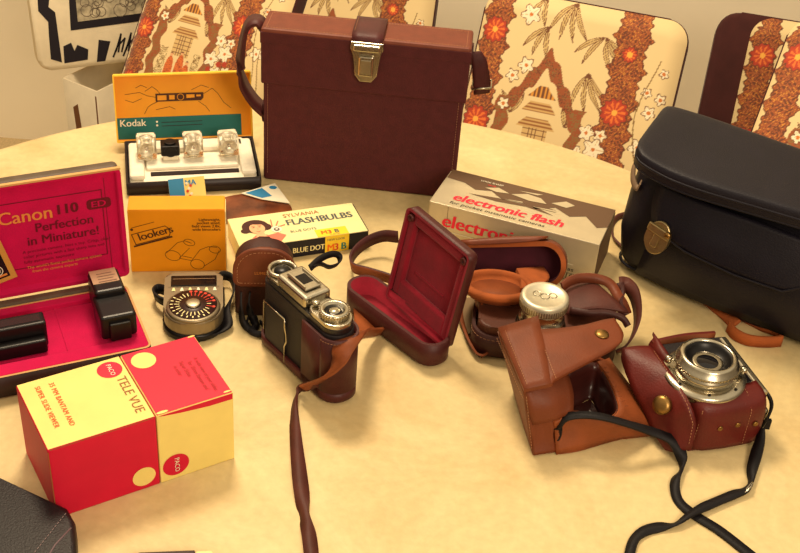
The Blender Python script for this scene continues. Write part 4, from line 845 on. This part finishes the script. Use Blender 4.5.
fl = t.part('lens_flange', b, label='wide chrome lens flange')
b = MB(LM); b.lathe([(0, .004), (.0232, .004), (.0232, .0115), (.0218, .0125), (.0218, .0145), (.0245, .015), (.0245, .018), (.0225, .019), (.0225, .024), (.0205, .0255), (.0190, .0255), (.0182, .0245), (.0175, .020), (.0125, .0165), (.0125, .0155), (0, .0155)], CHROME, n=64)
for k in range(50): a = 2*math.pi*k/50; b.box(.0242, .0249, -.0006, .0006, .0155, .0178, CHROME_D, Matrix.Rotation(a, 4, 'Z'))
br = t.part('lens_barrel', b, fl, label='stepped chrome lens barrel')
for a in (150, 340):
    b = MB(LM @ Matrix.Rotation(R(a), 4, 'Z')); b.tube([(.022, 0, .010), (.0275, 0, .0105)], .0012, CHROME); b.lathe([(0, .004), (.0025, .0035), (.003, 0), (.0025, -.003), (0, -.0035)], CHROME, Matrix.Translation((.029, 0, .0105)), n=14); t.part('lens_lever', b, fl)
b = MB(LM); b.lathe([(.0124, .0168), (.0176, .0205), (.0182, .0240), (.0178, .0242), (.0172, .0208), (.012, .0172)], BLACK, n=48); b.lathe([(0, .0178), (.004, .0175), (.0085, .0166), (.0118, .0157), (0, .0156)], GLASSD, n=40); b.lathe([(.0085, .0170), (.0105, .0172), (.0118, .0168), (.0118, .0160), (.0085, .0160)], CHROME_D, n=40); t.part('lens_glass', b, fl, label='dark lens glass in a black ring')
# flap of the half case, standing against its left side
b = MB()
b.grid([[at(622, 349, .049), at(636, 347, .051), at(650, 347, .051)], [at(622, 362, .044), at(645, 363, .050), at(662, 361, .053)], [at(632, 388, .034), at(657, 388, .043), at(678, 382, .053)], [at(645, 412, .022), at(668, 412, .034), at(690, 405, .049)], [at(655, 434, .010), at(674, 434, .020), at(696, 425, .034)], [at(666, 450, .004), at(678, 452, .008), at(692, 447, .014)]], .003, OXR, TAN)
b.stitch([at(u, v, h) for u, v, h in ((654, 351, .0545), (676, 384, .055), (687, 404, .052), (693, 424, .038), (689, 444, .0185))]); ff = t.part('case_flap', b, world=True, label='red-brown flap with rounded stitched end')
P = at(662, 405, .040); Nn = (V((0, 0, CAMH))-P).normalized(); Nn = (Nn+V((-.5, -.1, 0))).normalized()
b = MB(t.M.inverted() @ (Matrix.Translation(P+Nn*.001) @ Nn.to_track_quat('Z', 'Y').to_matrix().to_4x4())); b.lathe([(0, .0035), (.005, .0032), (.0075, .002), (.0082, 0), (.0082, -.003), (0, -.003)], BRASS, n=32); t.part('snap', b, ff, label='brass snap')

t = Thing('neck_strap', 'black woven neck strap looping from the tan case across the table at lower right', 'strap', at(680, 500, 0))
b = MB()
b.ribbon([at(557, 446, .004), at(557, 436, .014), at(559, 424, .028), at(567, 417, .036), at(583, 415, .038), at(603, 417, .038), at(628, 424, .032), at(650, 431, .024), at(664, 436, .020), at(674, 442, .016), at(681, 455, .008), at(682, 468, .003), at(676, 478, .004), at(675, 490, .0025), at(680, 503, .0015), at(696, 516, .0015), at(720, 531, .0015), at(752, 556, .0015)],
         .008, .0016, STRAPB, rolls=[40, 40, 30, 20, 10, 0, 0, 10, 10, 20, 30, 70, 40, 20, 10, 0, 0, 0], widths=[.010, .008, .008, .007, .007, .008, .008, .009, .009, .010, .010, .006, .008, .008, .008, .009, .009, .009])
t.part('long_end', b, world=True)
b = MB()
b.ribbon([at(762, 428, .018), at(760, 440, .010), at(756, 455, .005), at(752, 470, .004), at(751, 482, .003), at(745, 490, .003), at(735, 494, .003), at(718, 501, .003), at(702, 508, .004), at(688, 516, .005), at(676, 524, .003), at(660, 527, .0015), at(645, 531, .0015), at(634, 540, .0015), at(629, 556, .0015)],
         .008, .0016, STRAPB, rolls=[60, 40, 20, 30, 60, 30, 10, 10, 0, 20, 40, 0, 0, 20, 10], widths=[.006, .009, .010, .009, .006, .008, .009, .009, .008, .006, .006, .009, .009, .008, .008])
b.box(-.005, .005, -.0015, .0015, 0, .010, STRAPB, Matrix.Translation(at(763, 428, .012)))
t.part('short_end', b, world=True)
b = MB(); A = at(742, 493, .003); Bq = at(750, 484, .007); b.tube([A+V((0, -.003, 0)), Bq+V((0, -.003, 0)), Bq+V((.003, .003, 0)), A+V((.003, .003, 0))], .0008, CHROME, closed=True, n=6); t.part('slider', b, world=True, label='small chrome strap slider')

# ---- navy bag
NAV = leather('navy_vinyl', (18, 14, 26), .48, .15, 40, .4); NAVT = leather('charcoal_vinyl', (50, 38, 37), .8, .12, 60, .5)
PBR = mat('pale_brass', (176, 156, 112), .36, .9, noise=.1, nscale=200)
t = Thing('camera_bag', 'dark navy leather camera bag with wide lid and brass clasp at the right edge', 'bag', (.241, 1.007, 0), -.54)
b = MB()
def ring(z, e, bl_=0): return [(x, y-bl_ if y < .02 else y, z) for x, y in inset(rrect(-.026, .27, -.004, .062, (.022, .03, .02, .02), 6), e)]
secs = [ring(0, .012), ring(.004, .004), ring(.016, -.002, .004), ring(.05, -.005, .010), ring(.09, -.003, .009), ring(.125, .001, .004), ring(.138, .004)]
n_ = len(secs[0]); vs = [p for s_ in secs for p in s_]; fs = [(j*n_+i, j*n_+(i+1) % n_, (j+1)*n_+(i+1) % n_, (j+1)*n_+i) for j in range(len(secs)-1) for i in range(n_)] + [tuple(range(n_)), tuple(range((len(secs)-1)*n_, len(secs)*n_))]
b.mesh(vs, fs, NAV, smooth=True)
b.tube([(x, y, .010) for x, y in rrect(-.0275, .271, -.0085, .0635, (.022, .03, .02, .02), 6)], .0016, NAV, closed=True)
t.part('body', b)
b = MB()
b.grid([[(.0, -.014, .012), (.008, -.020, .055), (.010, -.016, .105)], [(.05, -.020, .012), (.055, -.030, .055), (.055, -.021, .110)], [(.12, -.020, .012), (.12, -.031, .055), (.12, -.021, .110)], [(.19, -.018, .012), (.185, -.028, .055), (.18, -.018, .108)], [(.215, -.009, .014), (.205, -.010, .055), (.20, -.010, .10)]], .004, NAV)
pk = t.part('front_pocket', b)
b = MB()
b.grid([[(.004, -.016, .118), (.004, -.0215, .100), (.008, -.0260, .086), (.014, -.0290, .078)], [(.05, -.022, .118), (.05, -.029, .100), (.05, -.0345, .086), (.05, -.0375, .072)], [(.10, -.022, .118), (.10, -.029, .100), (.10, -.0350, .084), (.10, -.0385, .068)], [(.145, -.020, .116), (.145, -.027, .100), (.145, -.033, .084), (.145, -.0370, .069)], [(.178, -.013, .115), (.178, -.020, .105), (.174, -.025, .095), (.168, -.031, .082)]], .0035, NAV)
b.tube([(.008, -.0290, .081), (.014, -.0310, .077), (.05, -.0395, .071), (.10, -.0405, .067), (.145, -.0390, .068), (.168, -.033, .082), (.176, -.026, .098)], .0012, NAV)
t.part('pocket_flap', b, pk)
b = MB(frame((.0215, -.0345, .075), (1, -.16, 0), (0, .2, 1)) @ Matrix.Rotation(R(-8), 4, 'Z') @ Matrix.Scale(1.2, 4))
b.prism(ell(0, -.002, .0105, .0145, 32), 0, .003, PBR, bev=.001, smooth=False)
b.box(-.0105, .0105, .001, .008, .003, .0055, PBR, bev=.001); b.box(-.003, .003, -.010, .003, .003, .005, PBR, bev=.0008); b.lathe([(0, .007), (.0025, .0065), (.003, .004), (0, .004)], BRASS, Matrix.Translation((.008, .006, 0)), n=16)
t.part('clasp', b, pk, label='aged brass oval clasp')
b = MB()
fx = [(-.026, .020, .150), (-.018, -.030, .148), (.010, -.040, .144), (.045, -.042, .143), (.10, -.036, .143), (.15, -.030, .143), (.22, -.02, .143), (.28, -.01, .143)]
bx_ = [(-.030, .058, .151), (-.024, .063, .154), (.01, .066, .154), (.05, .067, .153), (.10, .067, .152), (.15, .067, .151), (.22, .067, .15), (.28, .067, .15)]
rows = []
for s_, dz in ((.99, -.012), (1.0, -.004), (.99, .002), (.93, .0035), (.5, .0035), (.1, .003), (.0, .0), (0, -.014)):
    rows.append([tuple(V(q).lerp(V(p), s_)+V((0, 0, dz))) for p, q in zip(fx, bx_)])
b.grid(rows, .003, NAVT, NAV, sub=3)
b.grid([[V(r_[0])+V((.002, 0, 0)) for r_ in rows[:1]+rows[6:7]], [V(r_[0])+V((.001, 0, -.012)) for r_ in rows[1:2]+rows[6:7]]], .003, NAV)
b.tube([V(p)+V((0, -.001, -.003)) for p in cr([V(q) for q in fx], 4)], .0016, NAV); b.tube([V(p)+V((0, .0002, -.0115)) for p in cr([V(q) for q in fx], 4)], .0013, NAV)
t.part('lid', b, label='wide charcoal lid with piped edge')
b = MB(); b.ribbon([(t.M @ V(p)) for p in ((-.024, .016, .128), (-.030, .006, .118), (-.026, -.004, .106), (-.018, -.010, .100), (-.014, -.014, .110))], .006, .0012, mat('grey_ribbon', (140, 116, 92), .6), rolls=[60]*5); t.part('pull_tab', b, world=True, label='greyish ribbon pull tab')
b = MB(); b.ribbon([at(640, 268, .010), at(624, 249, .004), at(614, 238, .003), at(612, 226, .003), at(618, 217, .003), at(632, 213, .004)], .006, .0018, DST, rolls=[60, 60, 60, 60, 60, 60]); t.part('strap_loop', b, world=True, label='thin brown loop at the left side')
b = MB(); b.ribbon([at(706, 299, .003), at(716, 307, .003), at(726, 315, .004), at(736, 325, .004)], .012, .002, ORG, TAN, rolls=[10, 20, 20, 40])
b.ribbon([at(728, 326, .006), at(735, 334, .007), at(748, 340, .007), at(766, 342, .007), at(782, 341, .007)], .012, .002, ORG, BRL, rolls=[85, 85, 88, 88, 88])
b.ribbon([at(782, 340, .007), at(779, 334, .006), at(762, 329, .004), at(746, 322, .003), at(738, 318, .003)], .008, .002, BRD, ORG, rolls=[88, 80, 60, 40, 30]); t.part('strap_tab', b, world=True, label='orange-tan leather strap tab on the table')

# ---- black case at the lower left corner and dark box at the bottom
BKL = leather('black_vinyl', (20, 16, 20), .45, .15, 50, .5)
ZB = .026; P = at(72, 510, ZB)
t = Thing('black_case', 'black vinyl case corner with grey stitching in the lower left corner of the photo', 'case', (P.x, P.y, 0), 0)
pw = [t.M.inverted() @ at(u, v, ZB) for u, v in ((-40, 640), (82, 640), (75, 520), (67, 506), (0, 478), (-120, 430))]
b = MB(); b.prism([(p.x, p.y) for p in pw], 0, ZB, BKL, bev=.005, seg=4, smooth=True)
q0 = [t.M.inverted() @ at(u, v, ZB+.0003) for u, v in ((66, 513), (34, 553), (10, 590))]; q1 = [t.M.inverted() @ at(u, v, ZB) for u, v in ((71, 528), (55, 545), (40, 570))]
b.stitch(q0, mat('grey_thread', (150, 130, 130), .8), L=.002, gap=.0012, r=.0003); b.tube(q1, .0007, mat('grey_piping', (110, 90, 96), .5), n=6)
t.part('body', b)
P = at(138, 552, .008); Q = at(213, 549, .008)
t = Thing('dark_box_edge', 'flat dark brown box with a cream end at the bottom edge of the photo', 'box', (P.x, P.y, 0), math.atan2((Q-P).y, (Q-P).x))
b = MB(); w1 = (Q-P).length; b.box(0, w1*.76, -.05, 0, 0, .008, DKB, bev=.001); t.part('body', b)
b = MB(); b.box(w1*.76, w1, -.05, 0, 0, .0075, CREAM, bev=.002); t.part('end_cap', b, label='cream end')
